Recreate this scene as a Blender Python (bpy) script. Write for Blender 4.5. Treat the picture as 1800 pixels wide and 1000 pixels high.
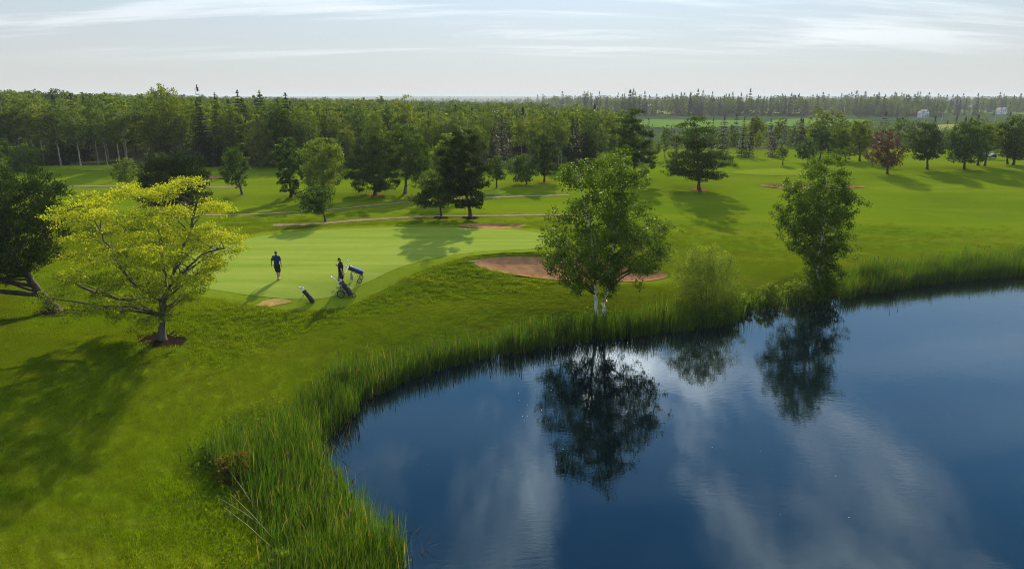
import bpy, bmesh, math, random
import numpy as np
from mathutils import Vector, Matrix

for _o in list(bpy.data.objects):
    bpy.data.objects.remove(_o)
SC = bpy.context.scene
COL = SC.collection
R = math.radians

# ------------------------------------------------------------------ camera
CAM_H = 13.5
PITCH = R(15.4)
FPX = 1200.0
cam = bpy.data.cameras.new('camera')
cam.sensor_width = 36.0
cam.lens = 24.0
cam.clip_start = 0.1
cam.clip_end = 40000
camo = bpy.data.objects.new('camera', cam)
COL.objects.link(camo)
camo.location = (0, 0, CAM_H)
camo.rotation_euler = (R(90) - PITCH, 0, 0)
SC.camera = camo

# ------------------------------------------------------------------ sun, sky, exposure
SUN_EL, SUN_AZ = R(25.0), R(7.0)          # azimuth measured from +Y towards +X
SUN_DIR = Vector((math.sin(SUN_AZ) * math.cos(SUN_EL), math.cos(SUN_AZ) * math.cos(SUN_EL), math.sin(SUN_EL)))
sl = bpy.data.lights.new('sun', 'SUN')
sl.energy = 5.0
sl.angle = R(0.6)
sl.color = (1.0, 0.84, 0.58)
so = bpy.data.objects.new('sun', sl)
COL.objects.link(so)
so.rotation_euler = (-SUN_DIR).to_track_quat('-Z', 'Y').to_euler()

world = bpy.data.worlds.new('World')
SC.world = world
world.use_nodes = True
wn, wl = world.node_tree.nodes, world.node_tree.links
wn.clear()


def N(nodes, typ, **kw):
    n = nodes.new(typ)
    for k, v in kw.items():
        if k.startswith('i_'):
            n.inputs[k[2:].replace('_', ' ')].default_value = v
        elif k[0] == 'n' and k[1:].isdigit():
            n.inputs[int(k[1:])].default_value = v
        else:
            setattr(n, k, v)
    return n


def math_n(nodes, links, op, a, b=None, c=None, clamp=False):
    n = nodes.new('ShaderNodeMath')
    n.operation = op
    n.use_clamp = clamp
    for i, s in enumerate((a, b, c)):
        if s is None:
            continue
        if isinstance(s, (int, float)):
            n.inputs[i].default_value = s
        else:
            links.new(s, n.inputs[i])
    return n.outputs[0]


SKY_STRENGTH = 0.10
sky = N(wn, 'ShaderNodeTexSky', sky_type='NISHITA', sun_disc=False, sun_elevation=SUN_EL, sun_rotation=SUN_AZ,
        air_density=1.0, dust_density=0.0, ozone_density=3.0, altitude=0)
tc = N(wn, 'ShaderNodeTexCoord')
sep = N(wn, 'ShaderNodeSeparateXYZ')
wl.new(tc.outputs['Generated'], sep.inputs[0])
M2 = lambda op, a, b=None, c=None, clamp=False: math_n(wn, wl, op, a, b, c, clamp)
zz = M2('ADD', M2('MAXIMUM', sep.outputs[2], 0.0), 0.045)
px_ = M2('DIVIDE', sep.outputs[0], zz)
py_ = M2('DIVIDE', sep.outputs[1], zz)
cmb = N(wn, 'ShaderNodeCombineXYZ')
wl.new(px_, cmb.inputs[0])
wl.new(py_, cmb.inputs[1])
# thin streaked cirrus plus broken altocumulus, laid on a plane overhead
mp1 = N(wn, 'ShaderNodeMapping')
mp1.inputs['Rotation'].default_value = (0, 0, R(17))
mp1.inputs['Scale'].default_value = (0.20, 0.95, 1)
mp1.inputs['Location'].default_value = (4.3, 0.15, 0)
z3 = M2('ADD', M2('MAXIMUM', sep.outputs[2], 0.0), 0.13)
cmb1 = N(wn, 'ShaderNodeCombineXYZ')
wl.new(M2('DIVIDE', sep.outputs[0], z3), cmb1.inputs[0])
wl.new(M2('DIVIDE', sep.outputs[1], z3), cmb1.inputs[1])
wl.new(cmb1.outputs[0], mp1.inputs[0])
n1 = N(wn, 'ShaderNodeTexNoise', i_Scale=1.6, i_Detail=9.0, i_Roughness=0.62, i_Distortion=0.35)
wl.new(mp1.outputs[0], n1.inputs[0])
mp2 = N(wn, 'ShaderNodeMapping')
mp2.inputs['Rotation'].default_value = (0, 0, R(-38))
mp2.inputs['Scale'].default_value = (0.8, 0.42, 1)
mp2.inputs['Location'].default_value = (3.7, 4.6, 0)
wl.new(cmb.outputs[0], mp2.inputs[0])
n2 = N(wn, 'ShaderNodeTexNoise', i_Scale=1.25, i_Detail=9.0, i_Roughness=0.58, i_Distortion=0.3)
wl.new(mp2.outputs[0], n2.inputs[0])


def ramp(nodes, links, src, a, b, va=0.0, vb=1.0):
    m = nodes.new('ShaderNodeMapRange')
    m.interpolation_type = 'SMOOTHSTEP'
    links.new(src, m.inputs[0])
    for i, v in ((1, a), (2, b), (3, va), (4, vb)):
        m.inputs[i].default_value = v
    return m.outputs[0]


c1 = ramp(wn, wl, n1.outputs[0], 0.47, 0.64)
c2 = ramp(wn, wl, n2.outputs[0], 0.462, 0.70)
# the broken layer thins out towards the horizon, the cirrus overhead
c2 = M2('MULTIPLY', c2, ramp(wn, wl, sep.outputs[2], 0.15, 0.30))
c1 = M2('MULTIPLY', c1, ramp(wn, wl, sep.outputs[2], 0.03, 0.075))
c1 = M2('MULTIPLY', c1, ramp(wn, wl, sep.outputs[2], 0.2, 0.5, 1.0, 0.3))
cm = M2('MAXIMUM', M2('MULTIPLY', c1, 0.125), M2('MULTIPLY', c2, 0.9), clamp=True)
thin = ramp(wn, wl, sep.outputs[2], 0.0, 0.46, 0.90, 0.0)   # thin veil of high haze, deepest towards the horizon
dotn = N(wn, 'ShaderNodeVectorMath', operation='DOT_PRODUCT')
wl.new(tc.outputs['Generated'], dotn.inputs[0])
dotn.inputs[1].default_value = SUN_DIR
dd = M2('MAXIMUM', dotn.outputs['Value'], 0.0)
fwd_ = M2('ADD', M2('MULTIPLY', M2('POWER', dd, 10.0), 1.7), M2('MULTIPLY', M2('POWER', dd, 70.0), 9.0))


def lit(base, gain, tint):
    n = N(wn, 'ShaderNodeVectorMath', operation='SCALE')
    n.inputs[0].default_value = tint
    wl.new(M2('ADD', M2('MULTIPLY', fwd_, gain), base), n.inputs['Scale'])
    return n.outputs[0]


veil = lit(3.7, 0.48, (0.975, 0.985, 1.03))
ccol = lit(14.0, 3.6, (1.0, 0.985, 0.97))
mixv = N(wn, 'ShaderNodeMix', data_type='RGBA')
wl.new(thin, mixv.inputs['Factor'])
blue = N(wn, 'ShaderNodeMix', data_type='RGBA', blend_type='MULTIPLY')
wl.new(ramp(wn, wl, sep.outputs[2], 0.06, 0.36, 0.1, 1.0), blue.inputs[0])
blue.inputs[7].default_value = (0.58, 1.0, 1.12, 1)
wl.new(sky.outputs[0], blue.inputs[6])
wl.new(blue.outputs[2], mixv.inputs[6])
wl.new(veil, mixv.inputs[7])
mixc = N(wn, 'ShaderNodeMix', data_type='RGBA')
wl.new(cm, mixc.inputs['Factor'])
wl.new(mixv.outputs[2], mixc.inputs[6])
wl.new(ccol, mixc.inputs[7])
bg = N(wn, 'ShaderNodeBackground')
bg.inputs[1].default_value = SKY_STRENGTH
wl.new(mixc.outputs[2], bg.inputs[0])
wout = N(wn, 'ShaderNodeOutputWorld')
wl.new(bg.outputs[0], wout.inputs[0])
world.cycles.sampling_method = 'MANUAL'
world.cycles.sample_map_resolution = 1024

vs = SC.view_settings
vs.view_transform = 'Standard'
vs.look = 'None'
vs.gamma = 1.0
vs.exposure = 0.68
vs.use_curve_mapping = False
SC.render.engine = 'CYCLES'
cy = SC.cycles
cy.max_bounces = 6
cy.diffuse_bounces = 3
cy.glossy_bounces = 3
cy.transmission_bounces = 4
cy.transparent_max_bounces = 4
cy.volume_bounces = 0
cy.caustics_reflective = False
cy.caustics_refractive = False
cy.sample_clamp_indirect = 4.0
cy.sample_clamp_direct = 1.5
cy.use_denoising = True
cy.filter_width = 1.05
try:
    cy.denoiser = 'OPENIMAGEDENOISE'
    cy.denoising_input_passes = 'RGB_ALBEDO_NORMAL'
    cy.denoising_prefilter = 'NONE'
except Exception:
    pass

rng = np.random.default_rng(7)
random.seed(7)

# ------------------------------------------------------------------ helpers
def link(o, parent=None):
    COL.objects.link(o)
    if parent is not None:
        o.parent = parent
    return o


def tag(o, label=None, cat=None, group=None, kind=None):
    if label:
        o['label'] = label
    if cat:
        o['category'] = cat
    if group:
        o['group'] = group
    if kind:
        o['kind'] = kind
    return o


def mesh_np(name, verts, faces, mat=None, smooth=False, attrs=None, mats=None, fmat=None):
    """faces: one (M,k) int array or a list of such arrays."""
    if isinstance(faces, np.ndarray):
        faces = [faces]
    faces = [f for f in faces if len(f)]
    verts = np.asarray(verts, dtype=np.float32)
    me = bpy.data.meshes.new(name)
    me.vertices.add(len(verts))
    me.vertices.foreach_set('co', verts.ravel())
    tot = np.concatenate([np.full(len(f), f.shape[1], dtype=np.int32) for f in faces])
    loops = np.concatenate([f.ravel() for f in faces]).astype(np.int32)
    start = np.concatenate([[0], np.cumsum(tot)[:-1]]).astype(np.int32)
    me.loops.add(len(loops))
    me.loops.foreach_set('vertex_index', loops)
    me.polygons.add(len(tot))
    me.polygons.foreach_set('loop_start', start)
    me.polygons.foreach_set('loop_total', tot)
    if smooth:
        me.polygons.foreach_set('use_smooth', np.ones(len(tot), dtype=bool))
    if fmat is not None:
        me.polygons.foreach_set('material_index', np.asarray(fmat, dtype=np.int32))
    for m in (mats or ([mat] if mat else [])):
        me.materials.append(m)
    for k, a in (attrs or {}).items():
        at = me.attributes.new(k, 'FLOAT', 'POINT')
        at.data.foreach_set('value', np.asarray(a, dtype=np.float32))
    me.update(calc_edges=True)
    return me


def obj(name, me, parent=None):
    return link(bpy.data.objects.new(name, me), parent)


def empty(name, loc=(0, 0, 0), rz=0.0):
    o = bpy.data.objects.new(name, None)
    o.empty_display_size = 0.2
    o.location = loc
    o.rotation_euler = (0, 0, rz)
    return link(o)


def sstep(a, b, x):
    t = np.clip((np.asarray(x, dtype=float) - a) / (b - a), 0, 1)
    return t * t * (3 - 2 * t)


def pix(u, v, z):
    """world point seen at photo position (u,v) on the level z"""
    dx, dy, dz = (u - 900) / FPX, 1.0, -(v - 500) / FPX
    wy = dy * math.cos(PITCH) + dz * math.sin(PITCH)
    wz = -dy * math.sin(PITCH) + dz * math.cos(PITCH)
    t = (z - CAM_H) / wz
    return np.array([dx * t, wy * t, z])


def zat(v, D):
    """height seen at row v at ground distance D"""
    dz = -(v - 500) / FPX
    wy = math.cos(PITCH) + dz * math.sin(PITCH)
    wz = -math.sin(PITCH) + dz * math.cos(PITCH)
    return CAM_H + D * wz / wy


def xat(u, z, D):
    return (u - 900) / FPX * (D * math.cos(PITCH) + (CAM_H - z) * math.sin(PITCH))


def catmull(pts, n=6, closed=False):
    P = np.asarray(pts, dtype=float)
    if closed:
        P = np.vstack([P[-1], P, P[0], P[1]])
    else:
        P = np.vstack([2 * P[0] - P[1], P, 2 * P[-1] - P[-2]])
    out = []
    for i in range(1, len(P) - 2):
        for t in np.arange(n) / n:
            a, b, c, d = P[i - 1], P[i], P[i + 1], P[i + 2]
            out.append(0.5 * (2 * b + (c - a) * t + (2 * a - 5 * b + 4 * c - d) * t * t + (3 * b - a - 3 * c + d) * t ** 3))
    if not closed:
        out.append(P[-2])
    return np.array(out)


def poly_sd(x, y, poly):
    """signed distance to closed polygon, positive outside"""
    x = np.asarray(x, dtype=float)
    y = np.asarray(y, dtype=float)
    shp = x.shape
    x, y = x.ravel(), y.ravel()
    lo, hi = np.min(poly, 0) - 60, np.max(poly, 0) + 60
    near = (x > lo[0]) & (x < hi[0]) & (y > lo[1]) & (y < hi[1])
    if not near.all():
        res = np.full(x.shape, 120.0)
        if near.any():
            res[near] = poly_sd(x[near], y[near], poly)
        return res.reshape(shp)
    d2 = np.full(x.shape, 1e18)
    ins = np.zeros(x.shape, dtype=bool)
    n = len(poly)
    for i in range(n):
        ax, ay = poly[i][:2]
        bx, by = poly[(i + 1) % n][:2]
        ex, ey = bx - ax, by - ay
        t = np.clip(((x - ax) * ex + (y - ay) * ey) / (ex * ex + ey * ey + 1e-12), 0, 1)
        d2 = np.minimum(d2, (x - ax - t * ex) ** 2 + (y - ay - t * ey) ** 2)
        c = (ay > y) != (by > y)
        if abs(by - ay) > 1e-12:
            ins ^= c & (x < (bx - ax) * (y - ay) / (by - ay) + ax)
    d = np.sqrt(d2)
    return np.where(ins, -d, d).reshape(shp)


def vnoise(x, y, seed=0):
    """smooth value noise in [-1,1]"""
    x = np.asarray(x, dtype=float)
    y = np.asarray(y, dtype=float)
    xi, yi = np.floor(x).astype(np.int64), np.floor(y).astype(np.int64)
    xf, yf = x - xi, y - yi
    xf, yf = xf * xf * (3 - 2 * xf), yf * yf * (3 - 2 * yf)

    def h(a, b):
        n = (a * 374761393 + b * 668265263 + seed * 1442695) & 0x7fffffff
        n = ((n ^ (n >> 13)) * 1274126177) & 0x7fffffff
        return ((n ^ (n >> 16)) & 0xffff) / 32767.5 - 1
    return (h(xi, yi) * (1 - xf) + h(xi + 1, yi) * xf) * (1 - yf) + (h(xi, yi + 1) * (1 - xf) + h(xi + 1, yi + 1) * xf) * yf


# ------------------------------------------------------------------ the lie of the land
POND_PX = [(712, 1000), (650, 925), (597, 868), (566, 812), (574, 772), (628, 702), (690, 668), (790, 636), (900, 612), (1000, 600),
           (1100, 586), (1200, 574), (1280, 560), (1320, 544), (1420, 530), (1500, 514), (1600, 499), (1700, 489), (1800, 478)]
POND = [pix(u, v, 0)[:2] for u, v in POND_PX]
POND = [np.array((-1.0, 5.0)), np.array((-3.2, 13.0))] + POND + [np.array(p) for p in ((52, 58), (66, 60), (80, 50), (84, 25), (60, 2), (25, -6))]
POND = catmull(POND, 4, True)

GREEN_PX = [(322, 478), (345, 500), (400, 512), (440, 516), (500, 514), (560, 508), (600, 500), (650, 484), (720, 463), (800, 447), (870, 441),
            (945, 436), (985, 424), (955, 411), (900, 403.5), (800, 400), (740, 399), (660, 401), (560, 405), (480, 412), (430, 420), (380, 432), (340, 448), (318, 464)]
GREEN = catmull([pix(u, v, 2.75)[:2] for u, v in GREEN_PX], 5, True)

# bunkers: centre, half axes, rotation, depth, back lip
_b = lambda u, v, z: pix(u, v, z)[:2]
BUNKERS = [(_b(1005, 473, 2.0), 7.0, 1.75, R(3), 0.26, 0.16), (_b(863, 396, 2.75), 2.95, 1.2, R(0), 0.2, 0.1),
           (_b(1432, 317, 3.5), 6.6, 1.5, R(2), 0.25, 0.12), (_b(378, 314, 3.0), 2.4, 1.0, R(0), 0.25, 0.2)]

_tab = np.arange(-40, 140, 0.1)


def _prof(pts):
    v = np.interp(_tab, [p[0] for p in pts], [p[1] for p in pts])
    k = np.ones(17) / 17
    return np.convolve(np.convolve(np.pad(v, 16, mode='edge'), k, 'valid'), k, 'valid')


PROF_A = _prof([(-40, -2.2), (-6, -1.8), (-2, -0.7), (0, -0.05), (1.5, 0.5), (3, 1.0), (4.5, 1.35), (6.2, 1.5), (8.3, 2.1), (10.6, 2.72), (140, 2.75)])
PROF_B = _prof([(-40, -2.2), (-6, -1.8), (-2, -0.7), (0, -0.05), (1.0, 0.42), (3, 0.95), (8, 1.35), (24, 2.45), (45, 3.1), (140, 3.3)])
PROF_L = _prof([(-40, -2.2), (-6, -1.8), (-2, -0.7), (0, -0.05), (1.5, 0.5), (3, 0.95), (5, 1.35), (9, 1.95), (15, 2.5), (30, 2.75), (140, 2.75)])


def height(x, y):
    x = np.asarray(x, dtype=float)
    y = np.asarray(y, dtype=float)
    sd = poly_sd(x, y, POND)
    rgt = sstep(4, 20, x - 0.12 * (y - 40))
    fwd = sstep(19, 29, y)
    za = np.interp(sd, _tab, PROF_A)
    zb = np.interp(sd, _tab, PROF_B)
    zl = np.interp(sd, _tab, PROF_L)
    z = (za * fwd + zl * (1 - fwd)) * (1 - rgt) + zb * rgt
    out = sstep(3, 16, sd)
    gsd = sstep(0.5, 9, np.hypot((x + 8) / 1.6, y - 47) - 8)
    z = z + out * gsd * (0.22 * vnoise(x / 17, y / 13, 1) + 0.12 * vnoise(x / 7, y / 6, 2))
    # rolling mounds on the far-left hole and on the right fairway
    g = lambda cx, cy_, sx, sy, a: a * np.exp(-((x - cx) / sx) ** 2 - ((y - cy_) / sy) ** 2)
    z = z + g(-62, 101, 16, 6, 1.0) + g(-48, 92, 12, 3.5, 0.45) + g(-72, 88, 14, 3, 0.4) + g(40, 92, 16, 6, 0.55) + g(34, 108, 18, 10, 0.5)
    z = z + g(66, 78, 14, 7, 0.5) + g(20, 63, 10, 4, 0.25) + g(50, 62, 16, 4, 0.3) - g(-26, 72, 30, 5, 0.35) + g(85, 100, 30, 14, 0.5)
    # bunkers
    for c, a, b, r, dep, lip in BUNKERS:
        dx, dy = x - c[0], y - c[1]
        ex, ey = (dx * math.cos(r) + dy * math.sin(r)) / a, (-dx * math.sin(r) + dy * math.cos(r)) / b
        d = np.hypot(ex, ey)
        z = z - dep * sstep(1.06, 0.72, d)
        z = z + lip * np.exp(-((d - 1.12) / 0.16) ** 2) * np.clip(ey / (d + 1e-6) * 1.4, 0, 1)
    # valley on the right, beyond the fairway; ground climbs behind it
    az = x / np.maximum(np.abs(y), 1.0)
    val = np.interp(y, [0, 140, 190, 235, 300, 380, 470, 560, 700, 950, 1600, 3500, 5200, 7000, 9000, 12000],
                    [3, 2.6, -1.5, -6.5, -6.8, -4.6, -2.2, -1.6, -1.2, -1.0, -7.0, -9.0, -2.0, 11.0, 9.0, -5.0])
    w = sstep(132, 175, y) * sstep(0.02, 0.22, az + 0.02 * vnoise(x / 60, y / 60, 4))
    far = sstep(500, 1200, y)
    w = np.maximum(w, far)
    z = z * (1 - w) + (val + 1.2 * vnoise(x / 160, y / 160, 5) * sstep(250, 600, y) + 5.0 * vnoise(x / 900, y / 700, 6) * sstep(1500, 4000, y)) * w
    # the left wood stands on slightly rising ground
    z = z + 2.2 * sstep(120, 230, y) * sstep(0.0, -0.5, az) * (1 - far)
    return z


def hgt(x, y):
    return float(height(np.array([x]), np.array([y]))[0])


def ground_at(u, v, z0=2.5):
    z = z0
    for _ in range(14):
        p = pix(u, v, z)
        z = 0.5 * z + 0.5 * hgt(p[0], p[1])
    p = pix(u, v, z)
    return np.array([p[0], p[1], hgt(p[0], p[1])])


# ------------------------------------------------------------------ materials
MATS = {}


def new_mat(name):
    m = bpy.data.materials.new(name)
    m.use_nodes = True
    m.node_tree.nodes.clear()
    MATS[name] = m
    return m, m.node_tree.nodes, m.node_tree.links


def finish(m, shader, nodes, links, vol=False):
    o = nodes.new('ShaderNodeOutputMaterial')
    links.new(shader, o.inputs[1 if vol else 0])
    return m


def cramp(nodes, links, src, stops):
    r = nodes.new('ShaderNodeValToRGB')
    e = r.color_ramp.elements
    while len(e) < len(stops):
        e.new(0.5)
    for k, (p, c) in enumerate(stops):
        e[k].position = p
        e[k].color = (*c, 1)
    links.new(src, r.inputs[0])
    return r.outputs[0]


def noise(nodes, links, vec, scale, detail=4, rough=0.55, dist=0.0):
    n = N(nodes, 'ShaderNodeTexNoise', i_Scale=scale, i_Detail=float(detail), i_Roughness=rough, i_Distortion=dist)
    if vec is not None:
        links.new(vec, n.inputs[0])
    return n.outputs[0]


def mixrgb(nodes, links, f, a, b, blend='MIX'):
    n = N(nodes, 'ShaderNodeMix', data_type='RGBA', blend_type=blend)
    for s, i in ((f, 0), (a, 6), (b, 7)):
        if isinstance(s, (int, float)):
            n.inputs[i].default_value = s
        elif isinstance(s, tuple):
            n.inputs[i].default_value = (*s, 1)
        else:
            links.new(s, n.inputs[i])
    return n.outputs[2]


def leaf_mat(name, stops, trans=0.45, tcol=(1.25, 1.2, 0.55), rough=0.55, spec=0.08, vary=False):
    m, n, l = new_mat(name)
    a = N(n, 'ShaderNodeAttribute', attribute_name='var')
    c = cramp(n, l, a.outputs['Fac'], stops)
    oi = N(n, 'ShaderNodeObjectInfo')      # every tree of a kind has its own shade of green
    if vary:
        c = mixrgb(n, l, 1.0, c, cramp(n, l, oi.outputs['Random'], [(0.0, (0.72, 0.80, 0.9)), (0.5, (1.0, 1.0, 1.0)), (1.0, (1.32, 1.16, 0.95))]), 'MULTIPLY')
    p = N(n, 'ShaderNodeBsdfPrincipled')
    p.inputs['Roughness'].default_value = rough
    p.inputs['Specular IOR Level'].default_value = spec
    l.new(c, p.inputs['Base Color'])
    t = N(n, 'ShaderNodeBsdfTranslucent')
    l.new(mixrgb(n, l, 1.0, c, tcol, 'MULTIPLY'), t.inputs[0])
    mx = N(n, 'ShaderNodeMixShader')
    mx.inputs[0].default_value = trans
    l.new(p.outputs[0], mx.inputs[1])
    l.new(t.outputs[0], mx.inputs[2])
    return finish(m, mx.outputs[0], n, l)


def plain(name, col, rough=0.6, metal=0.0, spec=0.5, nscale=None, namp=0.25, bump=0.0, var=None):
    m, n, l = new_mat(name)
    p = N(n, 'ShaderNodeBsdfPrincipled')
    p.inputs['Roughness'].default_value = rough
    p.inputs['Metallic'].default_value = metal
    p.inputs['Specular IOR Level'].default_value = spec
    if nscale:
        tcn = N(n, 'ShaderNodeTexCoord')
        f = noise(n, l, tcn.outputs['Object'], nscale, 5)
        lo = tuple(max(0, c * (1 - namp)) for c in col)
        hi = tuple(c * (1 + namp) for c in col)
        l.new(cramp(n, l, f, [(0.3, lo), (0.7, hi)]), p.inputs['Base Color'])
        if bump:
            b = N(n, 'ShaderNodeBump')
            b.inputs['Strength'].default_value = bump
            b.inputs['Distance'].default_value = 0.02
            l.new(f, b.inputs['Height'])
            l.new(b.outputs[0], p.inputs['Normal'])
    else:
        p.inputs['Base Color'].default_value = (*col, 1)
    return finish(m, p.outputs[0], n, l)


def turf_group():
    """colour of mown turf by place: shared by the sward and the blades growing from it"""
    g = bpy.data.node_groups.new('turf_colour', 'ShaderNodeTree')
    g.interface.new_socket('Color', in_out='OUTPUT', socket_type='NodeSocketColor')
    n, l = g.nodes, g.links
    geo = N(n, 'ShaderNodeNewGeometry')
    pos = geo.outputs['Position']
    big = noise(n, l, pos, 0.09, 3, 0.5)
    mid = noise(n, l, pos, 0.6, 4, 0.6)
    mp = N(n, 'ShaderNodeMapping')
    mp.inputs['Rotation'].default_value = (0, 0, R(9))
    mp.inputs['Scale'].default_value = (0.05, 0.42, 0.3)
    l.new(pos, mp.inputs[0])
    stripe = noise(n, l, mp.outputs[0], 1.0, 3, 0.5)
    c = cramp(n, l, big, [(0.3, (0.084, 0.142, 0.003)), (0.55, (0.104, 0.163, 0.004)), (0.75, (0.124, 0.176, 0.006))])
    c = mixrgb(n, l, ramp(n, l, mid, 0.35, 0.72, 0.0, 0.22), c, (0.068, 0.114, 0.004))
    c = mixrgb(n, l, ramp(n, l, stripe, 0.42, 0.70, 0.0, 0.5), c, (0.158, 0.19, 0.012))
    dry = noise(n, l, pos, 0.23, 5, 0.65)
    c = mixrgb(n, l, ramp(n, l, dry, 0.56, 0.74, 0.0, 0.22), c, (0.13, 0.155, 0.03))
    o = n.new('NodeGroupOutput')
    l.new(c, o.inputs[0])
    return g


TURF = turf_group()


def ground_mat():
    m, n, l = new_mat('turf_ground')
    geo = N(n, 'ShaderNodeNewGeometry')
    pos = geo.outputs['Position']
    tg = n.new('ShaderNodeGroup')
    tg.node_tree = TURF
    c = tg.outputs[0]
    A = lambda k: N(n, 'ShaderNodeAttribute', attribute_name=k).outputs['Fac']
    fine = noise(n, l, pos, 5.0, 6, 0.7)
    c = mixrgb(n, l, ramp(n, l, fine, 0.35, 0.7, 0.0, 0.3), c, (0.054, 0.10, 0.003))
    # rough: longer, darker and patchier
    rn = noise(n, l, pos, 2.2, 5, 0.65)
    rc = cramp(n, l, rn, [(0.3, (0.040, 0.082, 0.003)), (0.5, (0.078, 0.128, 0.004)), (0.7, (0.115, 0.158, 0.006))])
    c = mixrgb(n, l, A('rough'), c, rc)
    # wood floor, bank soil
    wc = cramp(n, l, noise(n, l, pos, 0.8, 5), [(0.3, (0.03, 0.035, 0.012)), (0.7, (0.055, 0.07, 0.02))])
    c = mixrgb(n, l, A('wood'), c, wc)
    mc = cramp(n, l, noise(n, l, pos, 3.0, 5), [(0.3, (0.03, 0.028, 0.015)), (0.7, (0.05, 0.065, 0.02))])
    c = mixrgb(n, l, A('mud'), c, mc)
    # distant farmland: woods and fields
    mp = N(n, 'ShaderNodeMapping')
    mp.inputs['Scale'].default_value = (1 / 420, 1 / 900, 1 / 300)
    l.new(pos, mp.inputs[0])
    fm = noise(n, l, mp.outputs[0], 1.0, 4, 0.55)
    fn = noise(n, l, pos, 0.05, 5, 0.6)
    woods = cramp(n, l, fn, [(0.3, (0.022, 0.045, 0.014)), (0.7, (0.05, 0.085, 0.02))])
    fields = cramp(n, l, noise(n, l, mp.outputs[0], 3.0, 2), [(0.4, (0.06, 0.15, 0.02)), (0.6, (0.12, 0.17, 0.04)), (0.75, (0.24, 0.2, 0.09))])
    fc = mixrgb(n, l, ramp(n, l, fm, 0.57, 0.60), woods, fields)
    c = mixrgb(n, l, A('farm'), c, fc)
    p = N(n, 'ShaderNodeBsdfPrincipled')
    p.inputs['Roughness'].default_value = 0.85
    p.inputs['Specular IOR Level'].default_value = 0.0
    l.new(c, p.inputs['Base Color'])
    b = N(n, 'ShaderNodeBump')
    b.inputs['Strength'].default_value = 0.45
    b.inputs['Distance'].default_value = 0.06
    mp3 = N(n, 'ShaderNodeMapping')
    mp3.inputs['Scale'].default_value = (5.0, 8.0, 6.0)
    l.new(pos, mp3.inputs[0])
    l.new(noise(n, l, mp3.outputs[0], 1.0, 7, 0.7), b.inputs['Height'])
    l.new(b.outputs[0], p.inputs['Normal'])
    return finish(m, p.outputs[0], n, l)


def build_ground():
    rs = [5.0]
    while rs[-1] < 13000:
        r = rs[-1]
        rs.append(r + (max(0.4, r * 0.0095) if r < 140 else r * (0.016 if r < 1200 else 0.028)))
    rs = np.array(rs)
    th = np.concatenate([np.arange(-180, -52, 4.0), np.arange(-52, 52, 0.27), np.arange(52, 180, 4.0)])
    th = np.radians(th)
    nr, nt = len(rs), len(th)
    X = np.outer(rs, np.sin(th)).ravel()
    Y = np.outer(rs, np.cos(th)).ravel()
    Z = height(X, Y)
    i, j = np.meshgrid(np.arange(nr - 1), np.arange(nt), indexing='ij')
    j2 = (j + 1) % nt
    F = np.stack([i * nt + j, (i + 1) * nt + j, (i + 1) * nt + j2, i * nt + j2], -1).reshape(-1, 4)[:, ::-1]
    sd = poly_sd(X, Y, POND)
    gd = poly_sd(X, Y, GREEN)
    az = X / np.maximum(np.abs(Y), 1)
    rough = sstep(1.0, 1.5, gd) * sstep(9.2, 7.5, gd) * sstep(5.6, 6.4, sd) * (Y < 48) * sstep(-8, 2, Y - 32)
    rough *= sstep(7, 1, X)
    wood = sstep(104, 108, Y + 2.5 * vnoise(X / 6, Y / 6, 9)) * sstep(0.16, 0.10, az) * (X < 40)
    wood = np.maximum(wood, sstep(135, 142, Y) * sstep(300, 220, Y))
    mud = sstep(1.6, 0.5, sd)
    farm = sstep(200, 330, Y)
    tri = np.vstack([np.array([[0, 0, hgt(0, 0)]]), np.stack([X, Y, Z], -1)])
    cap = np.array([[0, 1 + k, 1 + (k + 1) % nt] for k in range(nt)])[:, ::-1]
    at = {}
    for k, a in (('rough', rough), ('wood', wood), ('mud', mud), ('farm', farm)):
        at[k] = np.concatenate([[0], a])
    me = mesh_np('ground', tri, [cap, F + 1], ground_mat(), True, at)
    o = obj('ground', me)
    tag(o, 'rolling green turf of the golf course', kind='structure')


build_ground()


def sheet(name, poly, mat, lift, step=0.5, zfun=None, edge=0.0, wob=0.0, seed=0):
    """a sheet that follows the ground inside a closed outline"""
    poly = np.asarray(poly)
    if wob:
        n = len(poly)
        c = poly.mean(0)
        poly = c + (poly - c) * (1 + wob * vnoise(np.arange(n) * 0.9, np.zeros(n), seed))[:, None]
    bm = bmesh.new()
    vs_ = [bm.verts.new((p[0], p[1], 0)) for p in poly]
    bm.faces.new(vs_)
    lo, hi = poly.min(0), poly.max(0)
    for ax in (0, 1):
        for t in np.arange(lo[ax] + step * 0.5, hi[ax], step):
            co = [0, 0, 0]
            no = [0, 0, 0]
            co[ax] = t
            no[ax] = 1
            bmesh.ops.bisect_plane(bm, geom=bm.verts[:] + bm.edges[:] + bm.faces[:], plane_co=co, plane_no=no)
    xs = np.array([v.co.x for v in bm.verts])
    ys = np.array([v.co.y for v in bm.verts])
    zs = (zfun or height)(xs, ys) + lift
    for v, z in zip(bm.verts, zs):
        v.co.z = z
    bmesh.ops.recalc_face_normals(bm, faces=bm.faces[:])
    if sum(f.normal.z for f in bm.faces) < 0:
        bmesh.ops.reverse_faces(bm, faces=bm.faces[:])
    for f in bm.faces:
        f.smooth = True
    me = bpy.data.meshes.new(name)
    bm.to_mesh(me)
    bm.free()
    me.materials.append(mat)
    return obj(name, me)


def ground_px(pts, z0=2.75):
    return [ground_at(u, v, z0)[:2] for u, v in pts]


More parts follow.
